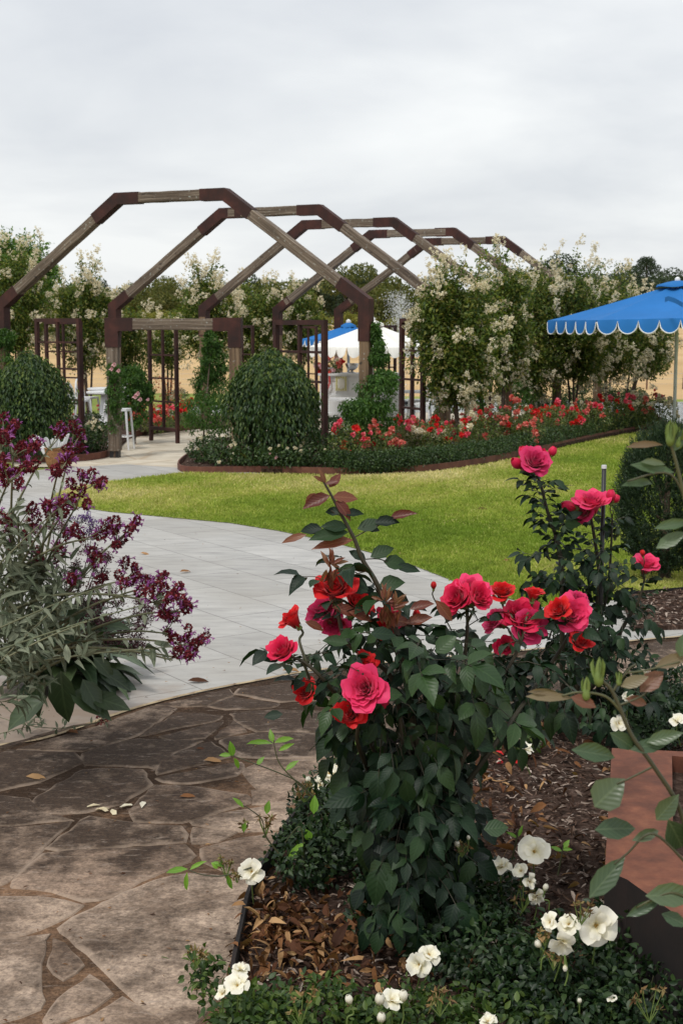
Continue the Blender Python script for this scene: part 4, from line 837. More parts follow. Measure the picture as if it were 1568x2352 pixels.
def chair(g, rz, label, sh=.42, bh_=.85, w_=.38, bar_=False, sc=1.0):
    """slatted metal cafe chair; faces +x before turning"""
    t = thing('bar_stool' if bar_ else 'white_chair', g, label, 'bar stool' if bar_ else 'chair', 'white metal cafe seats'); M = MT['white']; sh *= sc; bh_ *= sc; w_ *= sc; h2 = w_/2
    def P(x, y, z): return (g[0] + x*math.cos(rz) - y*math.sin(rz), g[1] + x*math.sin(rz) + y*math.cos(rz), g[2] + z)
    for x, y in ((h2, h2), (h2, -h2), (-h2, h2), (-h2, -h2)): MB().tube([P(x*.85, y*.85, sh), P(x*1.12, y*1.08, 0)], [.016*sc+.004, .011*sc+.004], 8).build('leg', M, t)
    S = MB(); prof = [(-h2, -h2), (-h2, h2), (h2*.9, h2), (h2*1.05, 0), (h2*.9, -h2)]; k = 5
    S.add([P(x, y, sh+dz) for dz in (0, .035*sc) for x, y in prof], [(4, 3, 2, 1, 0), (5, 6, 7, 8, 9)] + [(i, (i+1) % 5, 5+(i+1) % 5, 5+i) for i in range(5)]); S.build('seat', M, t)
    B = MB(); arc = [P(-h2 - .05*sc*math.sin(math.pi*f), -h2 + w_*f, sh + (bh_-sh)*math.sin(math.pi*min(1, max(0, f)))**.35) for f in np.linspace(0, 1, 15)]; B.tube(np.array(arc), .014*sc+.003, 6); B.build('back_frame', M, t)
    for f in (.28, .5, .72): MB().beam(P(-h2, -h2+w_*f, sh+.02), P(-h2-.045*sc, -h2+w_*f, sh+(bh_-sh)*.98), .035*sc, .012, (math.cos(rz+math.pi/2), math.sin(rz+math.pi/2), 0), 3).build('back_slat', M, t)
    if bar_:
        for a, b2 in (((h2, h2), (h2, -h2)), ((h2, -h2), (-h2, -h2)), ((-h2, -h2), (-h2, h2)), ((-h2, h2), (h2, h2))): MB().tube([P(a[0]*1.02, a[1]*1.02, sh*.34), P(b2[0]*1.02, b2[1]*1.02, sh*.34)], .011, 6).build('foot_rail', M, t)
    return t
chair(G(182, 972), R(-15), 'white slatted chair beside the left trellis leg', .44, .82, .36)
chair(G(203, 966), R(-20), 'second white slatted chair, just behind the first at the left table', .46, .86, .36)
chair(G(279, 1032), R(-8), 'white bar stool half hidden by the left portal post', .62, 1.02, .30, True)
chair(G(268, 985), R(160), 'white chair behind the left portal post', .46, .9, .36)
chair(G(962, 975), R(200), 'white slatted chair behind the dark trellis', .46, .82, .36)
chair(G(975, 985), R(150), 'white slatted chair right of the dark trellis, under the flowering tree', .46, .84, .36)
chair(G(815, 985), R(170), 'low white chair before the bar, left of the arch leg vine', .34, .55, .28)
# wicker basket of rolled white fans
bk = G(124, 1077); t = thing('wicker_basket', bk, 'tan wicker basket on the paving by the left bed', 'basket')
m, n, b = newmat('wicker'); wv = n.nodes.new('ShaderNodeTexWave'); wv.inputs['Scale'].default_value = 26; wv.bands_direction = 'Z'; wv.inputs['Distortion'].default_value = 3; lk(n, objco(n), wv.inputs['Vector'])
c = mixc(n, .6, ramp(n, wv.outputs[1], [(0, (.16, .07, .025)), (.7, (.42, .2, .08))]), ramp(n, noise(n, objco(n), 30, 3), [(.3, (.5, .5, .5)), (.7, (1.2, 1.2, 1.2))]), 'MULTIPLY'); lk(n, c, b.inputs[0]); bump(n, b, wv.outputs[1], .6, .01); b.inputs['Roughness'].default_value = .8; MT['wicker'] = m
mb = MB(); V = []; q = 28; prof = [(.10, 0), (.125, .06), (.145, .16), (.15, .27), (.155, .275), (.14, .27), (.12, .1)]
for r_, z in prof:
    for j in range(q): a = 2*math.pi*j/q; e = 1 + .012*math.sin(j*math.pi); V.append((bk[0]+r_*e*math.cos(a)*1.05, bk[1]+.16+r_*e*math.sin(a), z + (.012*math.sin(a*7) if z > .25 else 0)))
mb.add(V, [(l*q+j, l*q+(j+1) % q, (l+1)*q+(j+1) % q, (l+1)*q+j) for l in range(len(prof)-1) for j in range(q)] + [tuple(range(q-1, -1, -1))]); mb.build('basket_body', MT['wicker'], t)
mb = MB(); mb.tube([(bk[0]+.155*math.cos(a), bk[1]+.16+.15*math.sin(a), .275) for a in np.linspace(0, 6.28, 25)], .013, 6); mb.build('basket_rim', MT['wicker'], t)
fans = [((-.22, .24), .30, 'leaning farthest left', .04), ((-.19, .25), .27, 'second from the left, leaning left', .03), ((-.02, .20), .14, 'standing nearly upright in the middle', .03), ((.03, .24), .1, 'short, in front of the others', .035), ((.07, .17), .16, 'leaning slightly right', .03), ((.14, .27), .1, 'at the right rim', .028), ((-.09, .22), .1, 'short and crumpled', .05)]
for i, ((dx_, ht), _, lab, wd) in enumerate(fans):
    a = np.array([bk[0]+dx_*.35, bk[1]+.1+rnd(-.03, .08), .1]); b2 = np.array([bk[0]+dx_*1.3, bk[1]+.1, .22+ht]); F_ = MB()
    if wd > .045:
        d = unit(b2-a); s_ = np.array([1, 0, 0])
        for k in range(8): an = (k-3.5)*.16; e = b2 + np.array([math.sin(an)*.06, rnd(-.02, .02), -abs(an)*.05]); F_.beam(a, e, .016, .008, (0, 1, .1*k), 2)
    else:
        for k in range(3): F_.tube([a + [k*.01-.01, 0, 0], (a+b2)/2 + [k*.016-.016, k*.006, 0], b2 + [k*.02-.02, k*.01, rnd(-.03, .0)]], [.006, wd*.42, wd*.40], 8)
    tag(F_.build('paper_parasol', MT['white']), f'rolled white paper parasol in the basket, {lab}', 'paper parasol', 'white paper parasols in the basket')
# pond fountain, fence
m, n, b = newmat('spray'); tr_ = n.nodes.new('ShaderNodeBsdfTransparent'); ms = n.nodes.new('ShaderNodeMixShader'); b.inputs[0].default_value = (.85, .87, .88, 1); b.inputs['Roughness'].default_value = .4; ms.inputs[0].default_value = .6
lk(n, tr_.outputs[0], ms.inputs[1]); lk(n, b.outputs[0], ms.inputs[2]); lk(n, ms.outputs[0], n.nodes['Material Output'].inputs[0]); MT['spray'] = m
f0 = W(926, 745, 36.0); ft = W(918, 672, 36.0); f0[2] = 0; n_ = 5200; tt = rng.random(n_); hz = tt * ft[2]; sprd = .04 + .22*np.clip((tt-.55)/.45, 0, 1)
P = np.stack([f0[0] + (ft[0]-f0[0])*tt + rng.normal(size=n_)*sprd*.65 - .0, 36 + rng.normal(size=n_)*sprd*.6, hz + rng.normal(size=n_)*.05], 1)
fall = rng.random(n_) < .3; P[fall, 0] += rng.normal(size=fall.sum())*.16 - .1
mb = MB(); leaves(mb, P, rng.normal(size=(n_, 3))*[.3, .3, 1], rng.normal(size=(n_, 3)), rng.uniform(.018, .045, n_), .7, DIA, 0)
t = thing('pond_fountain', f0, 'thin white plume of the pond fountain behind the white parasol', 'fountain'); mb.build('water_spray', MT['spray'], t); MB().lathe((f0[0], f0[1], 0), [(.2, 0), (.2, .06), (.04, .09), (.03, .15)], 14).build('nozzle_float', MT['black'], t)
t = thing('farm_fence', (9, 44.7, 0), 'thin wire fence with dark posts across the dry pasture behind the pond', 'fence')
for px in (-60, 60, 197, 330, 470, 610, 900, 1020, 1180, 1330, 1484, 1567, 1650):
    g = W(px, 890, 44.7); MB().beam((g[0], 44.7, -.03), (g[0]+rnd(-.02, .02), 44.7, .52 + rnd(-.03, .03)), .045, .045, (0, 1, 0), 2).build('post', MT['stake'], t)
wx0, wx1 = W(-60, 890, 44.7)[0], W(1650, 890, 44.7)[0]
for z in (.14, .3, .46): MB().tube([(wx0, 44.7, z), (0, 44.7, z-.02), (wx1, 44.7, z)], .004, 4).build('wire', MT['steel'], t)
# slim black garden light stake by the right rose
sk = G(1371, 1700, .13); st_ = W(1372, 1076, sk[1])
t = thing('garden_stake', sk, 'slim black metal stake with a pale cap among the tall pink roses', 'stake'); MB().tube([(sk[0], sk[1], .1), (sk[0]+.0, sk[1], st_[2])], .010, 10).build('rod', MT['black'], t, smooth=True)
MB().tube([(sk[0], sk[1], st_[2]), (sk[0], sk[1], st_[2]+.015)], .0115, 10).build('cap', MT['whited'], t)
# ---------------------------------------------------------------- lawn blades, mulch chips, leaf litter
def dry(X, Y):
    ed = smooth_line([G(*p)[:2] for p in BEDR], 3); D_ = np.full(len(X), 9.0)
    for q in ed: D_ = np.minimum(D_, np.hypot(X-q[0], Y-q[1]))
    nz = np.sin(X*1.1+Y*.35) + np.sin(X*.43-Y*.75+2) + .7*np.sin(X*2.3+Y*1.9+1) + .5*np.sin(X*5.1-Y*3.3)
    return np.clip(.30 + .13*nz + .45*np.clip(1-D_/1.3, 0, 1) + .34*np.exp(-((Y-17.6-(X*.1))/1.4)**2)/(1 + np.exp((X - .5)*1.6)) + .12*np.exp(-((Y-12.3+X*.3)/.5)**2), 0, 1)
MT['blade'] = leafmat('grass_blade', [(.15, .23, .03), (.22, .30, .042), (.34, .39, .075), (.56, .50, .19), (.74, .63, .36)], .75, .3, spec=.12, tcol=(1.2, 1.25, .8))
mb = MB()
for poly, cnt in ((LW, 260000), (LW2, 5000)):
    P_ = np.array(poly); lo, hi = P_.min(0), np.minimum(P_.max(0), [12, 30]); lo = np.maximum(lo, [-9, 5]); r1, r2 = rng.random(cnt*3), rng.random(cnt*3)
    Y = 1/(1/lo[1] + r1*(1/hi[1]-1/lo[1])); X = lo[0] + r2*(hi[0]-lo[0]); k = inpoly(X, Y, poly) & (np.abs(X) < Y*.30); X, Y = X[k][:cnt], Y[k][:cnt]; n_ = len(X)
    X = X + rng.normal(size=n_)*.012; Y = Y + rng.normal(size=n_)*.012
    hgt = rng.uniform(.010, .028, n_) * (1 + Y*.02); a = rng.uniform(0, 6.28, n_); w_ = .0022 + Y*.00032; ln_ = rng.normal(size=(n_, 2))*.45
    V = np.zeros((n_, 3, 3)); V[:, 0] = np.stack([X - np.cos(a)*w_, Y - np.sin(a)*w_, np.full(n_, .004)], 1); V[:, 1] = np.stack([X + np.cos(a)*w_, Y + np.sin(a)*w_, np.full(n_, .004)], 1)
    V[:, 2] = np.stack([X + ln_[:, 0]*hgt, Y + ln_[:, 1]*hgt, hgt + .004], 1)
    A = np.zeros((n_, 3, 3)); A[:, :, 2] = np.clip(dry(X, Y) + rng.normal(size=n_)*.13, 0, 1)[:, None]; A[:, 2, 0] = 1
    mb.add(V.reshape(-1, 3), np.arange(n_*3).reshape(-1, 3), A.reshape(-1, 3))
tag(mb.build('lawn_grass', MT['blade']), 'short mown grass of the lawn, straw coloured in patches', 'grass', kind='stuff')
MT['chip'] = leafmat('bark_chip', [(.025, .013, .009), (.07, .038, .026), (.17, .11, .08), (.48, .40, .34)], .9, 0, spec=.15)
MT['dead'] = leafmat('dead_leaf', [(.03, .012, .007), (.10, .038, .016), (.22, .10, .04), (.44, .27, .13)], .75, .12, spec=.2)
FBP = [tuple(p[:2]) for p in fbw] + [(6, 6.5), (6, 1.0)]
def scatter(poly, n_, xr, yr, margin=0):
    X = rng.uniform(*xr, n_*4); Y = rng.uniform(*yr, n_*4); k = inpoly(X, Y, poly); return X[k][:n_], Y[k][:n_]
mb = MB(); X, Y = scatter(FBP, 26000, (-.9, 2.6), (2.2, 7.2)); n_ = len(X)
leaves(mb, np.stack([X, Y, .13 + rng.random(n_)*.028], 1), np.concatenate([rng.normal(size=(n_, 2)), rng.normal(size=(n_, 1))*.22], 1), rng.normal(size=(n_, 3))*.45 + [0, 0, 1], rng.uniform(.012, .05, n_), rng.uniform(.12, .3, n_), PET, .1)
for poly, z, cnt, xr, yr in (([tuple(G(*p)[:2]) for p in BEDR + [(1500, 952), (1300, 953), (1100, 968), (950, 980), (760, 998), (500, 1012), (440, 1045)]], .05, 3500, (-3, 7), (18, 24)), ([tuple(G(*p)[:2]) for p in ((1425, 1376), (1568, 1364), (1900, 1350), (1900, 1425), (1568, 1446), (1450, 1450))], .03, 2500, (1.8, 4), (8.5, 10.8))):
    X, Y = scatter(poly, cnt, xr, yr); n_ = len(X); leaves(mb, np.stack([X, Y, z + rng.random(n_)*.02], 1), np.concatenate([rng.normal(size=(n_, 2)), rng.normal(size=(n_, 1))*.2], 1), rng.normal(size=(n_, 3))*.4 + [0, 0, 1], rng.uniform(.02, .05, n_), rng.uniform(.2, .4, n_), PET, .1)
tag(mb.build('bark_mulch', MT['chip']), 'shredded brown bark mulch covering the flower beds', 'mulch', kind='stuff')
mb = MB()
def litter(cx, cy, rx, ry, cnt, ln=.05, z=.15, zz=.05):
    c = G(cx, cy, z); P = np.stack([c[0] + rng.normal(size=cnt)*rx, c[1] + rng.normal(size=cnt)*ry, z + rng.random(cnt)*zz], 1); P = P[inpoly(P[:, 0], P[:, 1], FBP)]; k = len(P)
    leaves(mb, P, np.concatenate([rng.normal(size=(k, 2)), rng.normal(size=(k, 1))*.35], 1), rng.normal(size=(k, 3))*.5 + [0, 0, 1], rng.uniform(.5, 1.2, k)*ln, rng.uniform(.3, .6, k), ROSE, 1.0)
litter(640, 2140, .12, .16, 210, .042); litter(700, 2160, .16, .2, 90, .07); litter(760, 2200, .15, .16, 170, .042); litter(880, 2140, .16, .16, 90); litter(1100, 2000, .5, .5, 160, .035); litter(1130, 1850, .1, .35, 70); litter(1290, 1790, .3, .5, 60, .055); litter(1250, 1950, .3, .3, 30); litter(1360, 2230, .12, .15, 60); litter(1150, 1660, .5, .3, 90); litter(1500, 1640, .3, .3, 25)
tag(mb.build('leaf_litter', MT['dead']), 'curled brown dead leaves piled inside the steel edged bed', 'leaf litter', kind='stuff')
for i, (px, py, ln, an, lab) in enumerate(((60, 1783, .10, -.2, 'fallen tan leaf on the dark flagstones at the far left'), (180, 1685, .08, 2.6, 'pale narrow leaf on the join between slabs and flagstones'), (450, 1719, .05, .2, 'small cream leaf on the flagstones, above its narrower neighbour'), (468, 1746, .09, .15, 'narrow pinkish leaf on the flagstones'), (413, 1829, .07, .1, 'thin brown leaf lying on the middle flagstone'), (431, 1563, .12, .1, 'brown fallen leaf on the grey slabs beside the flagstone border'), (413, 1313, .1, .5, 'faint tan leaf on the grey path below the lawn'), (322, 1270, .1, -.1, 'small orange brown leaf on the grey path'), (648, 1540, .1, -.1, 'curled brown leaf on the slabs under the lowest pink rose'), (918, 1273, .12, 1.2, 'cream leaf lying at the lawn edge beside the tall rose shoot'), (1095, 1170, .14, .2, 'small pale leaf on the lawn right of the rose shoot'), (966, 1197, .12, .6, 'tiny tan leaf in the grass above the rose leaves'), (1153, 1288, .12, .3, 'tan leaf on the lawn above the red roses'))):
    g = G(px, py, .014); mb = MB(); leaves(mb, [g], [[math.cos(an), math.sin(an), .05]], [[.1, -.3, 1]], ln, .42, ROSE, .3); tag(mb.build('fallen_leaf', MT['dead'], smooth=True), lab, 'leaf', 'fallen leaves on the paving and lawn')
mb = MB(); n_ = 1500; X = rng.uniform(-3.2, 3.6, n_); Y = 1/rng.uniform(1/14, 1/3.3, n_); LP = np.array(LW); k = ~inpoly(X, Y, LW) & ~inpoly(X, Y, FBP); X, Y = X[k], Y[k]; n_ = len(X)
leaves(mb, np.stack([X, Y, np.full(n_, .013)], 1), np.concatenate([rng.normal(size=(n_, 2)), np.zeros((n_, 1))], 1), rng.normal(size=(n_, 3))*.15 + [0, 0, 1], rng.uniform(.006, .024, n_), rng.uniform(.12, .45, n_), PET, .1)
tag(mb.build('path_debris', MT['dead']), 'tiny twigs and leaf crumbs scattered over the paving', 'debris', kind='stuff')
mb = MB(); g = G(250, 1857, .012); leaves(mb, np.tile(g, (7, 1)) + rng.normal(size=(7, 3))*[.05, .02, 0], rng.normal(size=(7, 3))*[1, 1, .05], [[0, 0, 1]]*7, .06, .45, PET, .05); tag(mb.build('fallen_petals', LM['white']), 'small heap of white petals on the dark flagstones', 'petals')
# ---------------------------------------------------------------- foreground plants
rng = np.random.default_rng(2024); random.seed(2024)
FM = {}
FM['rl'] = leafmat('rose_leaf', [(.004, .013, .007), (.009, .027, .011), (.026, .055, .017)], .5, .12, .10, .25)
FM['rl2'] = leafmat('mid_green_rose_leaf', [(.018, .045, .014), (.032, .07, .018)], .42, .2, .15, .35)
FM['rr'] = leafmat('young_red_rose_leaf', [(.10, .018, .014), (.16, .045, .025), (.16, .08, .035)], .4, .2, .25, .4)
FM['cane'] = leafmat('rose_cane', [(.05, .05, .025), (.07, .075, .03)], .5, 0)
FM['canedk'] = leafmat('dark_rose_cane', [(.025, .025, .015), (.05, .04, .022)], .6, 0)
FM['green'] = leafmat('fresh_stem', [(.12, .18, .04), (.16, .22, .06)], .5, .1)
FM['small'] = leafmat('groundcover_leaf', [(.007, .020, .008), (.016, .038, .011), (.036, .065, .018)], .45, .15, spec=.3)
FM['smallb'] = leafmat('bright_groundcover_leaf', [(.018, .042, .011), (.045, .085, .018), (.10, .145, .03)], .45, .22, spec=.3)
FM['lime'] = leafmat('lime_shoot_leaf', [(.12, .26, .03), (.2, .36, .05)], .45, .35, .2)
FM['sage'] = leafmat('felted_sage_leaf', [(.06, .078, .045), (.12, .14, .09), (.22, .24, .17)], .85, .12, .3, .15, tcol=(1.1, 1.2, .9))
FM['sagest'] = leafmat('sage_stem', [(.11, .12, .065), (.18, .18, .105)], .8, 0)
FM['lim'] = leafmat('sea_lavender_leaf', [(.018, .038, .018), (.035, .062, .026), (.06, .09, .036)], .4, .1, .2, .5)
FM['maroon'] = leafmat('maroon_calyx', [(.07, .008, .014), (.14, .014, .024), (.22, .03, .04)], .7, .1, spec=.2)
FM['violet'] = leafmat('violet_petal', [(.22, .045, .20), (.36, .10, .33), (.50, .2, .48)], .6, .3, spec=.2, tcol=(1, .8, 1))
FM['dusk'] = leafmat('dried_plum_flower', [(.05, .018, .028), (.11, .04, .06), (.20, .10, .12)], .8, .1, spec=.15)
FM['purple'] = leafmat('purple_flower', [(.12, .05, .24), (.2, .1, .34)], .7, .2, spec=.2)
FM['con'] = leafmat('conifer_leaf', [(.012, .028, .012), (.024, .052, .02), (.05, .085, .035)], .5, .1)
FM['bud'] = leafmat('brown_spent_bud', [(.12, .06, .025), (.25, .15, .06), (.20, .20, .07)], .7, .1)
FM['cent'] = plain('flower_centre', (.5, .3, .06), .8, 0, .2, 40, 0)
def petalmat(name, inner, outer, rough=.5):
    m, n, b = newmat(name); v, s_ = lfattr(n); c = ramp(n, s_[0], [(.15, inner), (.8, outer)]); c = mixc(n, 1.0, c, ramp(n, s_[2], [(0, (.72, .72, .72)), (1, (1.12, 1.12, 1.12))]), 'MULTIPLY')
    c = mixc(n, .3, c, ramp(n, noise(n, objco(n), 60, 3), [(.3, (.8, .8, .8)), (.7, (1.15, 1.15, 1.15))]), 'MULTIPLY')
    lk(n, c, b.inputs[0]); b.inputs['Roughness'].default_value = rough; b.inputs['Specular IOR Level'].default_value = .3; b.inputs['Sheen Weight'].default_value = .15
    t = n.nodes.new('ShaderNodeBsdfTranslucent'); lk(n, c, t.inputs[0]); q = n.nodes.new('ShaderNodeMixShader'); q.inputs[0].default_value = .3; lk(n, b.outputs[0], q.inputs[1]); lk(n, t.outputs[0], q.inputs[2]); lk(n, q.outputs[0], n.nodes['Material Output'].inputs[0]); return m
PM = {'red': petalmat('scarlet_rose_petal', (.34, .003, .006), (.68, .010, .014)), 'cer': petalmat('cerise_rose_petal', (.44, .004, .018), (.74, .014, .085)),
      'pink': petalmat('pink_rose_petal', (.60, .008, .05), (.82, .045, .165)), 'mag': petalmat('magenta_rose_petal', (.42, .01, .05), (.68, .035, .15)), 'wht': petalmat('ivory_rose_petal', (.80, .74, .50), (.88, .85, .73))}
def rose(seed, n=26, full=.9, mat='red', cup=.55, name='rose_bloom'):
    """layered rose head, unit radius 1, axis +Z; petals spiral from a tight heart to reflexed outer ones"""
    g = np.random.default_rng(seed); mb = MB(); NU, NV = 6, 6
    n = int(n * 1.5)
    for i in range(n):
        f = (i + .5) / n; th0 = i * 2.399 + g.uniform(-.3, .3); L_ = (.52 + .50*f) * g.uniform(.88, 1.1)
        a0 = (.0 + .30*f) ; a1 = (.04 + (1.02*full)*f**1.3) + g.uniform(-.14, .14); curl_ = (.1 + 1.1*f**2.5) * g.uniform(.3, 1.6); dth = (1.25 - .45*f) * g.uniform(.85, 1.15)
        u = np.linspace(0, 1, NU); ang = a0 + (a1-a0)*u + curl_*np.clip(u-.7, 0, 1)*3.0; du = L_/(NU-1)
        rad = np.concatenate([[0], np.cumsum(np.sin((ang[1:]+ang[:-1])/2)*du)]) + .02 + .17*f; z = np.concatenate([[0], np.cumsum(np.cos((ang[1:]+ang[:-1])/2)*du)]) - .25*f
        V = []; A = []; ph = g.uniform(0, 6.28)
        for a in range(NU):
            for c_ in range(NV):
                v = -1 + 2*c_/(NV-1); wdt = (.35 + .65*math.sin(min(1, u[a]*1.25)*math.pi/2)) * (1 - .35*max(0, u[a]-.8)/.2)
                tip = 1 - .10*abs(v)**2.6*u[a]; r_ = rad[a]*tip + .05*v*v*u[a]*-1*f; q = th0 + v*dth*wdt; wob = .035*math.sin(v*4.2+ph)*u[a]**2*(.5+f)
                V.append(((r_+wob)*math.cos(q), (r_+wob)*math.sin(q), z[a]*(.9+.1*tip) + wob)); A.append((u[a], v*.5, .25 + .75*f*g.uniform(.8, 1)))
        mb.add(V, [(a*NV+c_, a*NV+c_+1, (a+1)*NV+c_+1, (a+1)*NV+c_) for a in range(NU-1) for c_ in range(NV-1)], A)
    for k in range(5):
        q = k*1.257; S = [(0.02*math.cos(q), .02*math.sin(q), -.28), (.22*math.cos(q-.35), .22*math.sin(q-.35), -.34), (.5*math.cos(q), .5*math.sin(q), -.52), (.22*math.cos(q+.35), .22*math.sin(q+.35), -.34)]
    o = mb.build(name, PM[mat], smooth=True); me = o.data; bpy.data.objects.remove(o); return me
def whiterose(seed):
    g = np.random.default_rng(seed); mb = MB(); NU, NV = 5, 6
    for i in range(9):
        f = i/9; lay = 0 if i < 5 else 1; th0 = i*2*math.pi/(5 if lay == 0 else 4) + g.uniform(-.2, .2); L_ = (1.0 if lay == 0 else .7)*g.uniform(.74, 1.12); til = (1.2 if lay == 0 else .8) + g.uniform(-.4, .35); V = []; A = []; ph = g.uniform(0, 6)
        for a in range(NU):
            u = a/(NU-1); an = til - .35*(1-u) + .5*max(0, u-.6); r_ = L_*u*math.sin(an) + .05; z = L_*u*math.cos(an) + lay*.05
            for c_ in range(NV):
                v = -1 + 2*c_/(NV-1); w_ = .50*math.sin(min(1, u*1.15+.08)*math.pi*.62)*L_; tp = 1 - .13*abs(v)**2*u + .05*(1-abs(v))*0
                x = r_*tp; y = v*w_; wv = .10*math.sin(v*3+ph)*u + .14*v*v*u
                V.append((x*math.cos(th0)-y*math.sin(th0), x*math.sin(th0)+y*math.cos(th0), z + wv)); A.append((u, v*.5, g.uniform(.7, 1)))
        mb.add(V, [(a*NV+c_, a*NV+c_+1, (a+1)*NV+c_+1, (a+1)*NV+c_) for a in range(NU-1) for c_ in range(NV-1)], A)
    o = mb.build('white_rose_bloom', PM['wht'], smooth=True); me = o.data; bpy.data.objects.remove(o)
    c = MB()
    for k in range(26): q = rnd(0, 6.28); r_ = rnd(.02, .17); c.tube([(0, 0, .02), (r_*math.cos(q), r_*math.sin(q), .14), (r_*1.3*math.cos(q), r_*1.3*math.sin(q), .19)], [.008, .008, .02], 4)
    o = c.build('stamens', FM['cent']); m2 = o.data; bpy.data.objects.remove(o); return me, m2
def budmesh(mat, seed):
    g = np.random.default_rng(seed); mb = MB(); NU, NV = 6, 5
    for i in range(7):
        th0 = i*2.399; V = []; A = []
        for a in range(NU):
            u = a/(NU-1); r_ = .34*math.sin(u*math.pi*.86+.12)*(1-.06*i*0)+.02*i*u; z = 1.1*u
            for c_ in range(NV): v = -1+2*c_/(NV-1); q = th0+v*1.0; V.append((r_*math.cos(q), r_*math.sin(q), z*(1-.08*v*v))); A.append((u, v*.5, g.uniform(.4, 1)))
        mb.add(V, [(a*NV+c_, a*NV+c_+1, (a+1)*NV+c_+1, (a+1)*NV+c_) for a in range(NU-1) for c_ in range(NV-1)], A)
    o = mb.build('rose_bud', PM[mat], smooth=True); me = o.data; bpy.data.objects.remove(o)
    s = MB(); P = []; D = []
    for k in range(5): q = k*1.257; P.append((0.14*math.cos(q), .14*math.sin(q), .0)); D.append((.3*math.cos(q), .3*math.sin(q), .9))
    leaves(s, P, D, [(math.cos(k*1.257), math.sin(k*1.257), .1) for k in range(5)], .85, .3, ROSE, .35); s.lathe((0, 0, -.2), [(.05, 0), (.17, .08), (.17, .2), (.08, .3)], 8)
    o = s.build('sepal', FM['green'], smooth=True); m2 = o.data; bpy.data.objects.remove(o); return me, m2
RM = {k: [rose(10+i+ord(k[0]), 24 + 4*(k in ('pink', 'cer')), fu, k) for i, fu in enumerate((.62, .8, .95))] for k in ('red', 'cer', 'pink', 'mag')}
BM = {k: budmesh(k, 5) for k in ('red', 'cer', 'wht')}; WR = [whiterose(s_) for s_ in (1, 2, 3)]
SEP = BM['red'][1]
def addmesh(name, me, parent, p, s_, d, spin=0, label=None):
    o = bpy.data.objects.new(name, me); scene.collection.objects.link(o); o.parent = parent; o.location = Vector(np.asarray(p, float)) - parent.location; o.scale = (s_, s_, s_)
    q = Vector(np.asarray(d, float)).to_track_quat('Z', 'Y'); from mathutils import Quaternion
    o.rotation_euler = (q @ Quaternion((0, 0, 1), spin)).to_euler()
    if label: o['label'] = label
    return o
VIEW = np.array([0, -1, .12])
def bloom(parent, px, py, D, rpx, kind, fu=1, d=(0, -.6, .6), canes=None, src=None, label=None):
    p = W(px, py, D); r = rpx*1.24/FX*D; s_ = r/[.72, .84, .95][fu]; dd = unit(np.array(d, float)); o = addmesh('rose_bloom', RM[kind][fu], parent, p - dd*s_*.35, s_, dd, rnd(0, 6), label)
    sp = bpy.data.objects.new('sepal', SEP); scene.collection.objects.link(sp); sp.parent = o; sp.location = (0, 0, -.32); sp.scale = (.95, .95, .7)
    if canes is not None and src is not None:
        e = p - dd*s_*.5; a = np.asarray(src, float); m_ = (a+e)/2 + np.array([rnd(-.01, .01), 0, .01]); canes.tube(smooth_line([a, m_ - [0, 0, .0], e - dd*.03, e], 4), np.linspace(.0045, .0032, 13), 7)
    return o
def bud(parent, px, py, D, lpx, kind='red', d=(0, -.1, 1), canes=None, src=None):
    p = W(px, py, D); s_ = lpx/FX*D; dd = unit(np.array(d, float)); o = addmesh('rose_bud', BM[kind][0], parent, p - dd*s_*.5, s_, dd, rnd(0, 6)); sp = bpy.data.objects.new('sepal', BM[kind][1]); scene.collection.objects.link(sp); sp.parent = o
    if canes is not None and src is not None: e = p - dd*s_*.65; a = np.asarray(src, float); canes.tube(smooth_line([a, (a+e)/2 + [rnd(-.008, .008), 0, 0], e - dd*.02, e], 4), .0022, 6)
def compound(mb, st, p, d, up_, ln=.075, nl=5, wr=.66, spread=.9, tpl=ROSE):
    """pinnate rose leaf with 5 leaflets on a thin rachis starting at p"""
    d = unit(d); s_ = unit(np.cross(up_, d)); nrm = np.cross(d, s_); R_ = ln*1.55; e = p + d*R_ - np.array([0, 0, R_*.22])
    mid = p + d*R_*.55 - np.array([0, 0, R_*.04]); st.tube([p, mid, e], [.0016, .0013, .001], 4)
    P = [e]; D = [d - [0, 0, rnd(.1, .6)]]; L_ = [ln*rnd(.95, 1.15)]
    for k, f in enumerate((.88, .45)[: (nl-1)//2]):
        q = p + (e-p)*f
        for sg in (-1, 1): P.append(q); D.append(d*.55 + s_*sg*spread - [0, 0, rnd(.0, .45)]); L_.append(ln*rnd(.72, .95)*(1 if k == 0 else .82))
    leaves(mb, P, np.array(D) + rng.normal(size=(len(P), 3))*.12, np.tile(nrm, (len(P), 1)) + rng.normal(size=(len(P), 3))*.28, np.array(L_), rng.uniform(.8, 1.15, len(P))*wr, tpl, .55)
def dress(mb, st, cane, f0, f1, n, ln, **kw):
    """compound leaves along a cane polyline"""
    cane = np.asarray(cane); T = unit(np.gradient(cane, axis=0)); a = rnd(0, 6.28)
    for i in range(n):
        f = f0 + (f1-f0)*(i+rnd(-.2, .2))/max(1, n-1); k = min(len(cane)-1, max(0, int(f*(len(cane)-1)))); a += 2.4; p = cane[k]; t = T[k]
        o = np.array([math.cos(a), math.sin(a)*.9, rnd(-.05, .55)]); compound(mb, st, p, o + t*.3, np.array([0, 0, 1.0]) + o*.1, ln*rnd(.75, 1.15), **kw)
def cane(pts, D, n=6):
    return smooth_line([W(p[0], p[1], p[2] if len(p) > 2 else D) for p in pts], n)
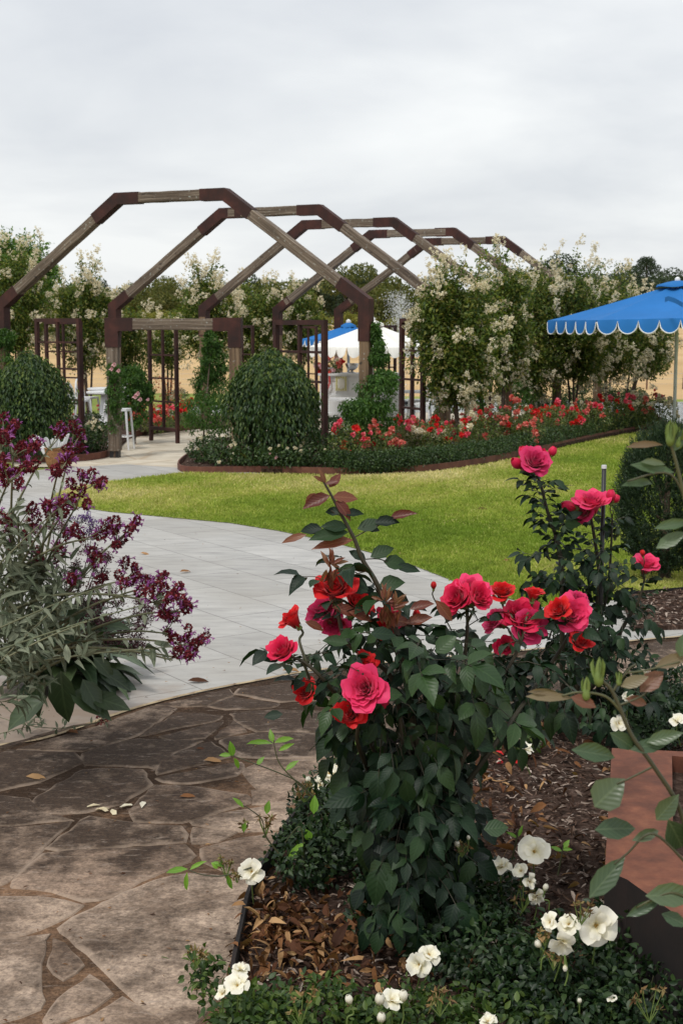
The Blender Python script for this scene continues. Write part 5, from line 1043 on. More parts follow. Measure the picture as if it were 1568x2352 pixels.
def mass(mb, st, cx, cy, D, rx, ry, rz, n, ln, droop=.35, **kw):
    c = W(cx, cy, D); r = np.array([rx/FX*D, rz, ry/FX*D]); P, d = in_ell(n, c, r, .25)
    for p, q in zip(P, d): compound(mb, st, p, np.array([q[0], q[1]-.25, q[2]*.4 - droop]) + rng.normal(size=3)*.35, np.array([q[0]*.4, -.45, .8]) + rng.normal(size=3)*.25, ln*rnd(.7, 1.2), **kw)

# ---- central rose bush
D0 = 4.1; base = G(945, 2140, .14); t = thing('rose_bush', base, 'large central rose bush with red and hot pink blooms spilling over dark glossy leaves', 'rose bush', 'tall garden roses in the foreground')
lf, lr, st, cn, gs, lf2 = MB(), MB(), MB(), MB(), MB(), MB()
B0 = np.array(base)
def C_(pts, r0, r1, D=D0): 
    c = np.vstack([[B0 + [rnd(-.03, .03), rnd(-.03, .03), 0]], cane(pts, D)]); cn.tube(c, np.linspace(r0, r1, len(c)), 8); return c
top = C_([(948, 1850), (945, 1650, 4.1), (925, 1500, 4.05), (890, 1400), (862, 1335), (832, 1285), (812, 1235), (785, 1185), (762, 1140), (742, 1105)], .011, .003)
c2 = C_([(900, 1850), (850, 1700), (790, 1620, 4.0), (742, 1560, 3.95), (700, 1522, 3.95), (672, 1510, 3.95)], .009, .004)
c3 = C_([(930, 1750), (900, 1560), (800, 1480), (775, 1400), (765, 1340), (758, 1300)], .009, .003)
c4 = C_([(975, 1800), (940, 1600), (905, 1480), (885, 1400), (885, 1380)], .009, .003)
c5 = C_([(1000, 1800), (1040, 1640), (1062, 1540, 4.2), (1072, 1450, 4.2), (1072, 1400, 4.2)], .009, .004)
c6 = C_([(1020, 1850), (1080, 1700), (1130, 1600, 4.2), (1180, 1510, 4.25), (1205, 1450, 4.25)], .009, .004)
c7 = C_([(1050, 1830), (1150, 1690), (1240, 1560, 4.3), (1300, 1470, 4.3), (1318, 1430, 4.3)], .009, .004)
c8 = C_([(900, 1900), (850, 1780), (820, 1700, 3.9), (830, 1640, 3.85)], .009, .004)
for c in (c2, c3, c4, c5, c6, c7): dress(lf, st, c, .5, .97, 7, .062)
# the tall bare shoot: a few long horizontal leaves, red young tips
def sl(px, py, D, ln, an, wr=.42, mbx=None, up_=(0, -.35, 1), dz=0.0, toff=0.0):
    p = W(px, py, D); u_ = np.array([math.cos(an), toff, math.sin(an)]); leaves(mbx if mbx is not None else lf, [p], [u_], [up_], ln/FX*D, wr, ROSE, .25)
for px, py, ln, an, wr, k in ((762, 1142, 62, .05, .5, 'r'), (758, 1138, 70, 3.5, .45, 'r'), (755, 1120, 44, .9, .5, 'r'), (748, 1112, 40, 1.9, .3, 'r'), (745, 1108, 30, 2.6, .35, 'r'), (745, 1112, 32, .3, .35, 'r'), (770, 1150, 55, -.75, .5, 'r'), (724, 1132, 40, 4.0, .5, 'r'),
                              (785, 1176, 40, 3.1, .6, 'g'), (790, 1180, 44, .15, .5, 'g'), (798, 1212, 62, 3.0, .5, 'g'), (740, 1214, 52, 3.15, .55, 'g'), (800, 1222, 95, 3.25, .4, 'g'), (705, 1228, 62, 3.35, .3, 'r'), (812, 1240, 98, 3.2, .28, 'r'),
                              (820, 1215, 62, .35, .55, 'g'), (860, 1200, 58, .1, .5, 'g'), (895, 1190, 64, .3, .36, 'r'), (905, 1188, 42, .45, .5, 'g'), (832, 1210, 44, -.1, .5, 'g'),
                              (850, 1280, 60, .45, .6, 'g'), (880, 1290, 55, .0, .7, 'g'), (905, 1300, 62, -.15, .4, 'g'), (840, 1285, 44, 2.6, .55, 'g'), (870, 1345, 58, .3, .7, 'g'), (845, 1360, 52, 2.7, .65, 'g'), (885, 1362, 66, -.25, .45, 'g'), (820, 1300, 50, 3.4, .45, 'g')):
    sl(px, py, D0, ln, an, wr, lr if k == 'r' else lf, (rnd(-.3, .3), -.9, .55), toff=rnd(-.35, .2))
for pts in (((812, 1235), (850, 1215), (895, 1196), (925, 1186)), ((800, 1222), (760, 1222), (715, 1226)), ((832, 1285), (870, 1284), (905, 1298), (940, 1305)), ((785, 1185), (770, 1180), (760, 1172)), ((848, 1310), (820, 1318), (800, 1325))): st.tube(cane(pts, D0), .0018, 5)
# drooping red young shoots
for cx, cy, D in ((760, 1300, 4.05), (884, 1385, 4.0), (905, 1392, 4.0)):
    for k in range(9): an = rnd(0, 3.14); sl(cx+rnd(-6, 6), cy+rnd(-8, 12), D, rnd(24, 44), an + (rnd(-.5, .1)), .28, lr, (rnd(-1, 1), -1, .3)); sl(cx+rnd(-14, 14), cy+rnd(0, 22), D, rnd(26, 46), -rnd(1.0, 2.1), .3, lr, (rnd(-1, 1), -1, .2))
for px, py, ln, an in ((700, 1428, 50, -.35), (870, 1420, 80, -.12), (930, 1432, 66, .25), (1000, 1378, 66, -.9), (940, 1400, 60, .3), (800, 1405, 62, -.3), (762, 1395, 70, -.2)): sl(px, py, D0-.05, ln, an, .42, lr, (rnd(-.3, .3), -.9, .6))
# leaf masses (dark, dense body)
mass(lf, st, 850, 1485, 4.15, 110, 50, .22, 36, .058); mass(lf, st, 1020, 1520, 4.3, 135, 50, .25, 30, .058); mass(lf, st, 900, 1630, 4.1, 98, 85, .22, 74, .066); mass(lf, st, 1060, 1590, 4.35, 115, 60, .25, 42, .062)
mass(lf, st, 930, 1800, 4.1, 68, 120, .2, 95, .070, droop=.7); mass(lf, st, 985, 1800, 4.3, 70, 150, .2, 80, .066, droop=.7); mass(lf, st, 950, 1990, 4.1, 80, 100, .2, 66, .064, droop=.8); mass(lf, st, 1210, 1530, 4.4, 110, 50, .22, 34, .058); mass(lf2, st, 930, 1560, 3.95, 190, 110, .12, 20, .075)
for px, py, ln, an, wr in ((1000, 1500, 62, .75, .75), (960, 1520, 66, 2.5, .45), (850, 1455, 60, .0, .6), (800, 1478, 62, 3.0, .5), (880, 1610, 52, -2.9, .75), (650, 1640, 46, 3.3, .55), (990, 1590, 60, -1.2, .8), (870, 1600, 55, .2, .7), (865, 1660, 70, -2.1, .5), (930, 1790, 70, -1.4, .6), (1075, 1700, 72, -.35, .5), (1110, 1905, 60, .1, .75)): sl(px, py, 3.85, ln, an, wr, lf2 if wr > .6 else lf, (rnd(-.3, .3), -.8, .6))
def S_(c, f): return c[int(f*(len(c)-1))]
for a in ((648, 1495, 3.95, 37, 'cer', 1, (-.35, -.45, .65), S_(c2, .98)), (670, 1420, 4.0, 27, 'red', 0, (-.55, -.3, .8), S_(c2, .8)), (769, 1350, 4.1, 47, 'red', 1, (-.1, -.5, .7), S_(c3, .85)), (745, 1400, 4.18, 50, 'mag', 2, (-.4, -.4, .6), S_(c3, .7)), (822, 1388, 4.1, 32, 'red', 0, (.4, -.4, .8), S_(c3, .7)),
          (770, 1432, 4.2, 40, 'mag', 2, (-.1, -.5, -.3), S_(c3, .6)), (902, 1425, 4.15, 40, 'cer', 2, (.2, -.6, .6), S_(c4, .7)), (882, 1445, 4.12, 26, 'red', 1, (-.3, -.6, .3), S_(c4, .65)), (836, 1522, 4.0, 30, 'red', 1, (.1, -.5, .8), S_(c8, .7)), (838, 1582, 3.82, 56, 'pink', 2, (-.25, -.85, .35), S_(c8, .9)), (862, 1606, 3.92, 42, 'cer', 2, (.5, -.6, -.3), S_(c8, .9)), (802, 1638, 3.85, 34, 'red', 0, (-.2, -.75, .45), S_(c8, .8)),
          (702, 1588, 3.95, 30, 'red', 1, (-.35, -.5, .4), S_(c2, .85)), (1085, 1352, 4.2, 42, 'pink', 2, (.1, -.4, .8), S_(c5, .9)), (1048, 1375, 4.18, 44, 'cer', 2, (-.5, -.5, .5), S_(c5, .85)), (1100, 1372, 4.15, 34, 'cer', 1, (.4, -.6, .5), S_(c5, .85)), (1153, 1358, 4.3, 34, 'red', 2, (-.1, -.4, .9), S_(c6, .9)), (1224, 1362, 4.3, 20, 'red', 0, (.1, -.1, 1), S_(c6, .95)),
          (1195, 1415, 4.3, 52, 'cer', 2, (0, -.5, .75), S_(c6, .92)), (1135, 1425, 4.32, 34, 'mag', 2, (-.6, -.3, .4), S_(c6, .85)), (1215, 1440, 4.28, 44, 'mag', 2, (.2, -.6, .2), S_(c6, .85)), (1160, 1483, 4.3, 25, 'cer', 1, (-.3, -.6, .3), S_(c6, .8)), (1312, 1412, 4.3, 46, 'pink', 2, (.15, -.8, .4), S_(c7, .95)), (1282, 1400, 4.25, 29, 'red', 1, (-.4, -.5, .6), S_(c7, .9)), (1332, 1474, 4.25, 28, 'red', 1, (.1, -.5, .8), S_(c7, .85)), (1325, 1376, 4.45, 30, 'mag', 2, (.1, -.3, .8), S_(c7, .9))):
    bloom(t, *a[:4], a[4], a[5], a[6], gs, a[7])
bud(t, 956, 1415, 4.1, 26, 'red', (.05, -.1, 1), gs, S_(c4, .75)); bud(t, 995, 1346, 4.2, 18, 'red', (0, 0, 1), gs, S_(c5, .6)); bud(t, 1180, 1740, 4.3, 14, 'cer', (.3, -.3, -.6))
lf.build('foliage', FM['rl'], t, smooth=True); lf2.build('light_foliage', FM['rl2'], t, smooth=True); lr.build('young_red_leaves', FM['rr'], t, smooth=True); st.build('leaf_stalks', FM['canedk'], t); cn.build('cane', FM['canedk'], t, smooth=True); gs.build('flower_stem', FM['cane'], t, smooth=True)
# fallen magenta petals near its foot
mb = MB(); g = G(1158, 1738, .16); leaves(mb, np.tile(g, (4, 1)) + rng.normal(size=(4, 3))*[.02, .02, .005], rng.normal(size=(4, 3)), [[0, 0, 1]]*4, .035, .9, PET, .3); tag(mb.build('fallen_petals', LM['red']), 'crimson petals dropped on the mulch right of the central rose', 'petals')

# ---- tall rose bush at the right, by the black stake
D1 = 6.3; base = G(1300, 1680, .14); t = thing('rose_bush', base, 'tall slender rose bush with pink blooms rising over the lawn beside the black stake', 'rose bush', 'tall garden roses in the foreground'); B0 = np.array(base)
lf, lr, st, cn, gs = MB(), MB(), MB(), MB(), MB()
d1 = C_([(1290, 1560), (1290, 1400, 6.2), (1288, 1300, 6.2), (1275, 1230, 6.2), (1255, 1170, 6.2), (1243, 1120, 6.2), (1232, 1090, 6.2)], .013, .005, D1)
d2 = C_([(1330, 1560), (1365, 1430), (1375, 1330), (1368, 1260), (1358, 1200), (1355, 1180)], .013, .005, D1)
d3 = C_([(1370, 1560), (1430, 1440), (1465, 1380), (1480, 1325)], .012, .004, D1); d4 = C_([(1340, 1500), (1390, 1380), (1402, 1260), (1405, 1180)], .010, .0035, D1)
dress(lf, st, d1, .42, .93, 30, .058); dress(lf, st, d2, .4, .95, 20, .058); dress(lf, st, d3, .35, .95, 14, .052); dress(lf, st, d4, .45, .9, 8, .05)
mass(lf, st, 1300, 1420, 6.3, 80, 110, .25, 60, .058); mass(lf, st, 1390, 1420, 6.4, 90, 100, .3, 62, .056); mass(lf, st, 1370, 1560, 6.2, 120, 90, .35, 80, .058); mass(lf, st, 1270, 1290, 6.2, 38, 70, .12, 16, .06); mass(lf, st, 1375, 1300, 6.2, 42, 60, .12, 18, .058)
for a in ((1228, 1060, 6.15, 40, 'mag', 2, (.1, -.55, .5), S_(d1, .97)), (1240, 1050, 6.25, 30, 'cer', 1, (.5, -.4, .5), S_(d1, .97)), (1358, 1152, 6.2, 42, 'pink', 2, (-.1, -.4, .8), S_(d2, .97)), (1338, 1172, 6.22, 36, 'mag', 2, (-.5, -.5, .3), S_(d2, .95)), (1483, 1296, 6.3, 34, 'pink', 2, (.1, -.4, .8), S_(d3, .97))): bloom(t, *a[:4], a[4], a[5], a[6], gs, a[7])
for px, py, l_, d in ((1190, 1066, 34, (-.7, -.3, .5)), (1202, 1042, 30, (-.3, -.1, 1)), (1266, 1040, 26, (.5, -.1, .9)), (1208, 1083, 26, (-.3, -.4, .3)), (1308, 1164, 34, (-.9, -.2, .3)), (1402, 1142, 30, (0, -.1, 1)), (1412, 1148, 22, (.5, 0, .9)), (1475, 1272, 16, (-.2, 0, 1))): bud(t, px, py, 6.2, l_, 'cer' if px % 2 == 0 else 'red', d, gs, S_(d1 if px < 1290 else d2 if px < 1330 else d4 if px < 1440 else d3, .96))
lf.build('foliage', FM['rl'], t, smooth=True); st.build('leaf_stalks', FM['canedk'], t); cn.build('cane', FM['canedk'], t, smooth=True); gs.build('flower_stem', FM['cane'], t, smooth=True)

# ---- groundcover roses with small leaves and ivory blooms
def cover(label, blobs, blooms, buds=(), shoots=(), mat='small', ln=.024, spent=()):
    b0 = W(*blobs[0][:3]); t = thing('groundcover_rose', (b0[0], b0[1], .13), label, 'rose bush', 'low ivory flowered roses in the front bed'); mb, st, gs, lm, sb = MB(), MB(), MB(), MB(), MB()
    blobs = [(cx, cy, min(D + 1.3, G(cx, cy + ry*.9, .15)[1]), rx, ry, rz, n, D) for (cx, cy, D, rx, ry, rz, n) in blobs]
    def sh(px, py, D):
        q = min(blobs, key=lambda b_: ((b_[0]-px)/b_[3])**2 + ((b_[1]-py)/b_[4])**2); return D + max(0, q[2] - q[7]) * .92
    for (cx, cy, D, rx, ry, rz, n, _) in blobs:
        n = int(n*.78)
        c = W(cx, cy, D); r = np.array([rx/FX*D, rz, ry/FX*D]); P, d = in_ell(n, c, r, .2)
        for i in range(len(P)): 
            if P[i][2] < .15: P[i][2] = .15 + rnd(0, .05)
        k = n*5; PP = np.repeat(P, 5, 0) + rng.normal(size=(k, 3))*ln*.75; DD = np.repeat(d, 5, 0)*.5 + rng.normal(size=(k, 3))*.7 + [0, 0, -.1]; leaves(mb, PP, DD, np.repeat(d, 5, 0)*.4 + rng.normal(size=(k, 3))*.45 + [0, -.2, .7], rng.uniform(.6, 1.25, k)*ln, .55, ROSE, .35)
        for i in range(0, n, 26): st.tube([(c[0] + rnd(-.05, .05), c[1], .14), (P[i] + c)/2 - [0, 0, .02], P[i]], [.003, .002, .001], 4)
    for i, (px, py, D, r_, d) in enumerate(blooms):
        D = sh(px, py, D)
        p = W(px, py, D); s_ = r_/FX*D; a, b2 = WR[i % 3]; o = addmesh('rose_bloom', a, t, p - unit(np.array(d, float))*s_*.2, s_, d, rnd(0, 6)); q = bpy.data.objects.new('stamens', b2); scene.collection.objects.link(q); q.parent = o
        gs.tube(smooth_line([p + [rnd(-.03, .03), .03, -.12], p + [0, .01, -.05], p - unit(np.array(d, float))*s_*.2], 3), .002, 5)
    for (px, py, D, l_, d) in buds:
        D = sh(px, py, D); bud(t, px, py, D, l_*.72, 'wht', d, gs, W(px+rnd(-8, 8), py+l_*1.9, D))
    for (px, py, D, r_, n) in spent:
        D = sh(px, py, D); sb = MB()
        for k in range(n):
            p = W(px + rnd(-r_, r_), py + rnd(-r_, r_)*.7, D); q = unit(rng.normal(size=(6, 3)) + [0, 0, .6]); leaves(sb, np.tile(p, (6, 1)), q, rng.normal(size=(6, 3)), rng.uniform(.008, .016, 6), .55, ROSE, .8); gs.tube([W(px, py + r_*1.5, D), p], .0013, 4)
        sb.build('spent_bloom', FM['bud'], t)
    for pts, D, lv in shoots:
        D = sh(*pts[0][:2], D); lm = MB()
        c = cane(pts, D); st.tube(c, np.linspace(.003, .0015, len(c)), 6)
        for (px, py, l_, an, wr) in lv: p = W(px, py, D); leaves(lm, [p], [(math.cos(an), rnd(-.3, .3), math.sin(an))], [(rnd(-.3, .3), -.8, .6)], l_/FX*D, wr, ROSE, .3)
        lm.build('lime_shoot', FM['lime'], t, smooth=True)
    mb.build('foliage', FM[mat], t, smooth=True); st.build('stem', FM['cane'], t)
    if gs.n: gs.build('flower_stem', FM['green'], t)
    return t
cover('ivory flowered groundcover rose leaning over the dark edging with lime shoots', [(750, 1880, 4.2, 100, 85, .2, 420), (710, 1960, 4.0, 85, 60, .18, 280), (840, 1900, 4.2, 90, 110, .2, 300), (770, 1810, 4.4, 60, 50, .15, 130)],
      [(578, 2002, 3.75, 30, (-.3, -.75, .5)), (756, 1776, 4.2, 28, (-.1, -.5, .7)), (735, 1802, 4.15, 22, (-.5, -.5, .4)), (779, 1762, 4.25, 16, (.2, -.3, .8))], [(708, 1792, 4.15, 22, (-.2, 0, 1)), (815, 1750, 4.2, 20, (.3, 0, 1)), (822, 1808, 4.2, 18, (0, 0, 1))],
      [(((728, 1845), (690, 1800), (640, 1775), (560, 1745), (532, 1735)), 4.1, ((532, 1735, 30, 3.1, .4), (535, 1738, 40, 1.7, .45), (537, 1740, 34, -1.2, .35), (590, 1758, 26, 1.0, .5))), (((720, 1830), (675, 1790), (640, 1750), (628, 1700)), 4.1, ((626, 1708, 66, 3.1, .2), (628, 1706, 32, 1.9, .45), (630, 1706, 50, .3, .3), (640, 1725, 40, .5, .3), (655, 1770, 40, .7, .35))),
       (((600, 1985), (520, 2010), (470, 2010), (432, 1998)), 3.75, ((432, 1996, 66, 3.25, .24), (436, 1998, 44, .55, .26), (430, 2003, 50, -1.65, .24), (500, 1995, 20, 2.2, .6), (524, 2005, 44, -1.4, .3), (515, 1990, 30, 2.7, .4))), (((640, 1960), (610, 1920), (600, 1880), (560, 1850)), 3.9, ((560, 1855, 36, 2.4, .3), (612, 1870, 34, 1.4, .5), (565, 1890, 28, -1.9, .5))), (((700, 1990), (690, 1900), (655, 1935)), 3.95, ((720, 1870, 44, 1.5, .5), (700, 1935, 66, -2.4, .3), (712, 1930, 30, 1.9, .7)))],
      spent=((700, 1815, 4.15, 20, 12), (610, 1890, 3.95, 22, 8), (560, 1895, 3.9, 12, 5), (520, 1985, 3.75, 22, 9), (545, 2010, 3.72, 12, 4)))
cover('dark low rose with ivory blooms in the middle of the mulch bed', [(1010, 2070, 3.7, 130, 70, .2, 400), (1120, 2050, 3.55, 100, 60, .18, 260), (1090, 2170, 3.3, 140, 70, .2, 330), (880, 2060, 3.9, 80, 50, .18, 140)],
      [(1226, 1955, 3.5, 38, (-.1, -.7, .6)), (1150, 1988, 3.5, 30, (-.2, -.3, .9)), (1216, 2025, 3.4, 22, (.5, -.6, .2)), (1195, 2000, 3.45, 20, (-.4, -.5, .5)), (1232, 2062, 3.4, 24, (.4, -.7, -.2)), (985, 2192, 3.05, 30, (.3, -.5, .7)), (962, 2216, 3.0, 30, (-.5, -.6, .2))], [(1252, 2040, 3.4, 26, (.2, 0, 1)), (1050, 1940, 3.6, 24, (-.3, 0, 1)), (1075, 1925, 3.6, 16, (0, 0, 1))],
      [(((1175, 1975), (1185, 1930), (1188, 1905)), 3.6, ((1188, 1925, 30, 2.6, .3), (1190, 1922, 30, 1.2, .3))), (((1280, 2010), (1290, 1960), (1292, 1940)), 3.5, ((1290, 1955, 30, 2.8, .35), (1292, 1950, 26, 1.0, .5), (1290, 1952, 24, .2, .4)))], spent=((1200, 2050, 3.4, 30, 8), (1060, 1945, 3.6, 16, 7)))
cover('ivory rose with the largest open bloom beside the steel planter', [(1290, 2210, 2.95, 120, 90, .2, 360), (1420, 2150, 3.0, 60, 100, .15, 170), (1180, 2250, 2.9, 80, 60, .15, 180)],
      [(1369, 2126, 2.75, 50, (.15, -.9, .25)), (1305, 2122, 2.8, 32, (-.2, -.5, .6)), (1262, 2118, 2.8, 26, (-.6, -.5, .4)), (1290, 2165, 2.78, 32, (-.1, -.7, -.4))], [(1236, 2170, 2.8, 30, (-.5, 0, .7)), (1395, 2115, 2.8, 26, (.5, 0, .8)), (1297, 2222, 2.75, 22, (0, -.3, -.8))], spent=((1330, 2090, 2.8, 26, 7), (1270, 2190, 2.8, 26, 8), (1250, 2150, 2.8, 16, 5)))
cover('bright leaved ivory rose filling the bottom edge of the bed', [(720, 2345, 2.75, 160, 55, .18, 400), (950, 2360, 2.7, 160, 50, .18, 300), (560, 2335, 2.75, 80, 55, .15, 190), (1150, 2360, 2.65, 140, 50, .18, 210), (470, 2240, 2.85, 30, 36, .08, 46)],
      [(545, 2262, 2.72, 30, (-.2, -.5, .7)), (552, 2225, 2.78, 24, (.2, -.3, .9)), (510, 2282, 2.7, 22, (-.6, -.4, .5)), (900, 2296, 2.65, 26, (.2, -.4, .8)), (1120, 2345, 2.6, 26, (0, -.3, .9))], [(802, 2298, 2.65, 34, (-.3, 0, 1)), (872, 2298, 2.65, 44, (.1, -.1, 1)), (926, 2290, 2.65, 40, (.0, 0, 1)), (875, 2340, 2.62, 38, (.1, 0, 1)), (1330, 2300, 2.7, 20, (0, 0, 1))], mat='smallb', ln=.026, spent=((450, 2190, 2.85, 22, 10), (1010, 2290, 2.7, 30, 8), (690, 2300, 2.7, 40, 8)))
cover('very dark small leaved rose in the bottom right corner below the planter', [(1330, 2330, 2.7, 140, 60, .18, 420), (1480, 2290, 2.75, 100, 80, .18, 200)], [(1405, 2295, 2.7, 12, (0, -.3, .9))], mat='small', ln=.024, spent=((1490, 2290, 2.6, 40, 6),))
cover('low ivory rose behind the planter under the tall pink roses', [(1480, 1640, 5.6, 100, 60, .35, 700), (1560, 1590, 5.8, 80, 60, .3, 400), (1400, 1600, 6.0, 80, 50, .3, 300)],
      [(1420, 1662, 5.3, 20, (.2, -.7, .5)), (1441, 1600, 5.4, 17, (-.1, -.6, .6)), (1478, 1548, 5.5, 15, (0, -.5, .8)), (1555, 1655, 5.2, 20, (0, -.3, .9)), (1395, 1470, 5.9, 12, (0, -.3, .9)), (1340, 1382, 6.3, 14, (0, -.3, .9)), (1205, 1718, 5.0, 20, (.3, -.2, .9))], mat='small', ln=.026)
cover('small ivory rose half hidden behind the central rose bush', [(1180, 1690, 5.4, 60, 30, .15, 120), (820, 1700, 4.7, 60, 40, .15, 160)], [(1100, 1668, 5.2, 12, (0, -.3, .9)), (1192, 1700, 5.2, 15, (.2, -.3, .9))], [(795, 1775, 4.4, 18, (0, 0, 1))], mat='smallb', ln=.026, spent=((1090, 1655, 5.2, 14, 6),))

# ---- conifer shrub on the lawn edge
c = G(1525, 1330); Dc = c[1]; t = thing('conifer_shrub', c, 'dense dark feathery conifer shrub at the lawn edge on the right', 'shrub'); mb = MB()
cc = W(1527, 1165, Dc); rr = np.array([92/FX*Dc, 92/FX*Dc, 165/FX*Dc])
P, d = in_ell(2100, cc, rr, .55)
for sgn in range(16):
    f = (sgn+1)/16*.17; u_ = d*.6 + [0, 0, .75]; q = P + unit(u_)*f; k = len(P); leaves(mb, q, u_ + rng.normal(size=(k, 3))*.55, rng.normal(size=(k, 3)), rng.uniform(.03, .055, k)*(1.1-f*3), .16, DIA, .3)
mb.build('foliage', FM['con'], t); m2 = MB(); m2.tube([(c[0], c[1], 0), (c[0], c[1], 1.1)], [.05, .01])
for i in range(8): a = rnd(0, 6.28); m2.tube([(c[0], c[1], .2+i*.08), (c[0]+math.cos(a)*rr[0]*.8, c[1]+math.sin(a)*rr[1]*.8, .35+i*.1)], [.012, .004], 5)
m2.build('stem', MT['bark'], t)

# ---- soft leaves of the rose closest to the lens, right edge
DN = 1.75; b0 = W(1600, 2500, DN); t = thing('rose_bush', (b0[0], b0[1], .13), 'out of focus rose canes with green and bronze leaves crossing the right edge close to the camera', 'rose bush', 'tall garden roses in the foreground')
t['label'] = 'blurred near rose canes with green and bronze leaves at the right edge'
lf, lr, cn, lg = MB(), MB(), MB(), MB()
def nl(px, py, ln, an, wr, mbx, D=DN, up_=None):
    an = R(an); p = W(px - math.cos(an)*ln/2, py + math.sin(an)*ln/2, D); leaves(mbx, [p], [(math.cos(an), rnd(-.3, .3), math.sin(an))], [up_ or (rnd(-.25, .25), -.9, .45)], ln/FX*D, wr, ROSE, .22)
for a in ((1366, 1730, 112, -8, .42), (1395, 1817, 96, 50, .85), (1418, 1903, 108, 3, .5), (1392, 2012, 130, 52, .42), (1432, 1705, 80, -35, .5), (1495, 1712, 100, 12, .36), (1470, 2035, 0.1, 0, .1), (1525, 1690, 90, 20, .4), (1530, 1850, 84, 55, .55), (1560, 1930, 110, -60, .6), (1545, 2052, 130, 5, .45), (1490, 1920, 84, 15, .35), (1480, 2085, 96, 25, .3), (1550, 2110, 70, -20, .5),
          (1470, 1110, 90, 8, .28), (1500, 1075, 110, -8, .26), (1540, 1240, 80, 30, .42), (1545, 1205, 90, 12, .3), (1556, 1010, 60, 70, .4), (1566, 1480, 60, 80, .6), (1500, 1062, 60, -2, .3)): nl(*a, lf)
for a in ((1262, 1597, 112, 3, .22), (1545, 1517, 90, 20, .36), (1340, 1612, 66, -20, .5), (1455, 1562, 70, 25, .45), (1497, 1565, 76, 40, .6), (1465, 1612, 60, -15, .45), (1480, 1020, 90, 10, .2), (1250, 1592, 80, -4, .2)): nl(*a, lr)
for px, py, h in ((1374, 1548, 46), (1345, 1586, 38), (1420, 1560, 24), (1538, 1000, 40), (1558, 1010, 34)):
    lg = MB(); p = W(px, py+h*.4, DN); s_ = h/FX*DN; lg.lathe(p, [(s_*.06, -s_*.25), (s_*.22, -s_*.1), (s_*.27, s_*.15), (s_*.2, s_*.45), (s_*.05, s_*.8), (.0005, s_)], 12)
    leaves(lg, np.tile(p, (5, 1)), [(math.cos(k*1.26)*.4, math.sin(k*1.26)*.4, 1) for k in range(5)], [(math.cos(k*1.26), math.sin(k*1.26), 0) for k in range(5)], s_*1.25, .2, ROSE, .3); lg.build('green_bud', FM['green'], t, smooth=True)
for pts, r_ in ((((1620, 2300), (1590, 2000), (1560, 1860), (1500, 1760), (1450, 1690), (1420, 1620), (1400, 1580), (1376, 1560)), .0035), (((1430, 1640), (1390, 1600), (1330, 1590), (1290, 1598)), .002), (((1405, 1590), (1440, 1540), (1460, 1525)), .0018), (((1500, 1760), (1440, 1790), (1415, 1800)), .0016), (((1590, 2000), (1500, 1915), (1440, 1960), (1410, 1985)), .002), (((1600, 2080), (1540, 2050), (1460, 2085)), .002),
              (((1640, 1400), (1580, 1180), (1556, 1080), (1540, 1020)), .003), (((1590, 1200), (1540, 1090), (1440, 1105)), .0018), (((1440, 1545), (1480, 1540), (1560, 1520)), .0016), (((1420, 1620), (1470, 1600), (1500, 1575)), .0016)): c = cane(pts, DN); cn.tube(c, np.linspace(r_, r_*.6, len(c)), 8)
FM['near'] = leafmat('near_rose_leaf', [(.035, .07, .035), (.06, .10, .045), (.10, .13, .07)], .35, .2, .15, .5); FM['nearb'] = leafmat('near_bronze_leaf', [(.13, .04, .025), (.15, .09, .05), (.16, .14, .08)], .4, .2, .1, .4)
lf.build('foliage', FM['near'], t, smooth=True); lr.build('bronze_leaves', FM['nearb'], t, smooth=True); cn.build('cane', FM['cane'], t, smooth=True)

# ---- left border: canary sage, sea lavender
sc = lambda x, y: (.36*x, 909.4 + .36*y)
t = thing('flowering_sage', G(-30, 1640), 'tall grey leaved sage with dark crimson and violet flower heads at the left', 'sage'); D2 = 5.9
heads = [(90,190),(20,150),(60,250),(130,330),(30,270),(230,300),(215,330),(380,210),(395,240),(470,200),(430,330),(500,335),(515,250),(400,440),(360,480),(440,400),(160,460),(90,500),(210,450),(40,540),(150,360),(520,510),(580,515),(620,560),(650,550),(460,560),(520,610),(440,660),(470,690),(555,690),(300,700),(320,730),(200,720),(220,790),(400,750),(385,700),(680,825),(740,820),(735,860),(820,860),(870,800),(850,830),(740,950),(770,930),(640,890),(520,900),(370,960),(380,1000),(230,1000),(250,1030),(170,940),(350,1050),(460,1170),(640,1170),(620,1050),(590,1000),
         (800,1070),(860,1100),(760,1150),(840,1180),(870,1150),(790,1200),(930,1180),(980,1190),(1040,1150),(1000,1230),(950,1270),(890,1250),(1050,1240),(1140,1220),(1100,1270),(1090,1290),(1160,1310),(1190,1350),(1030,1340),(1050,1390),(1080,1410),(1110,1410),(1070,1510),(1110,1550),(1200,1500),(1190,1560),(1240,1590),(1300,1540),(1280,1560),(1130,1640),(1200,1660),(1160,1600),(1220,1640),(10,420),(30,480),(120,560),(20,780),(70,800),(60,960),(180,860),(480,860),(430,890)]
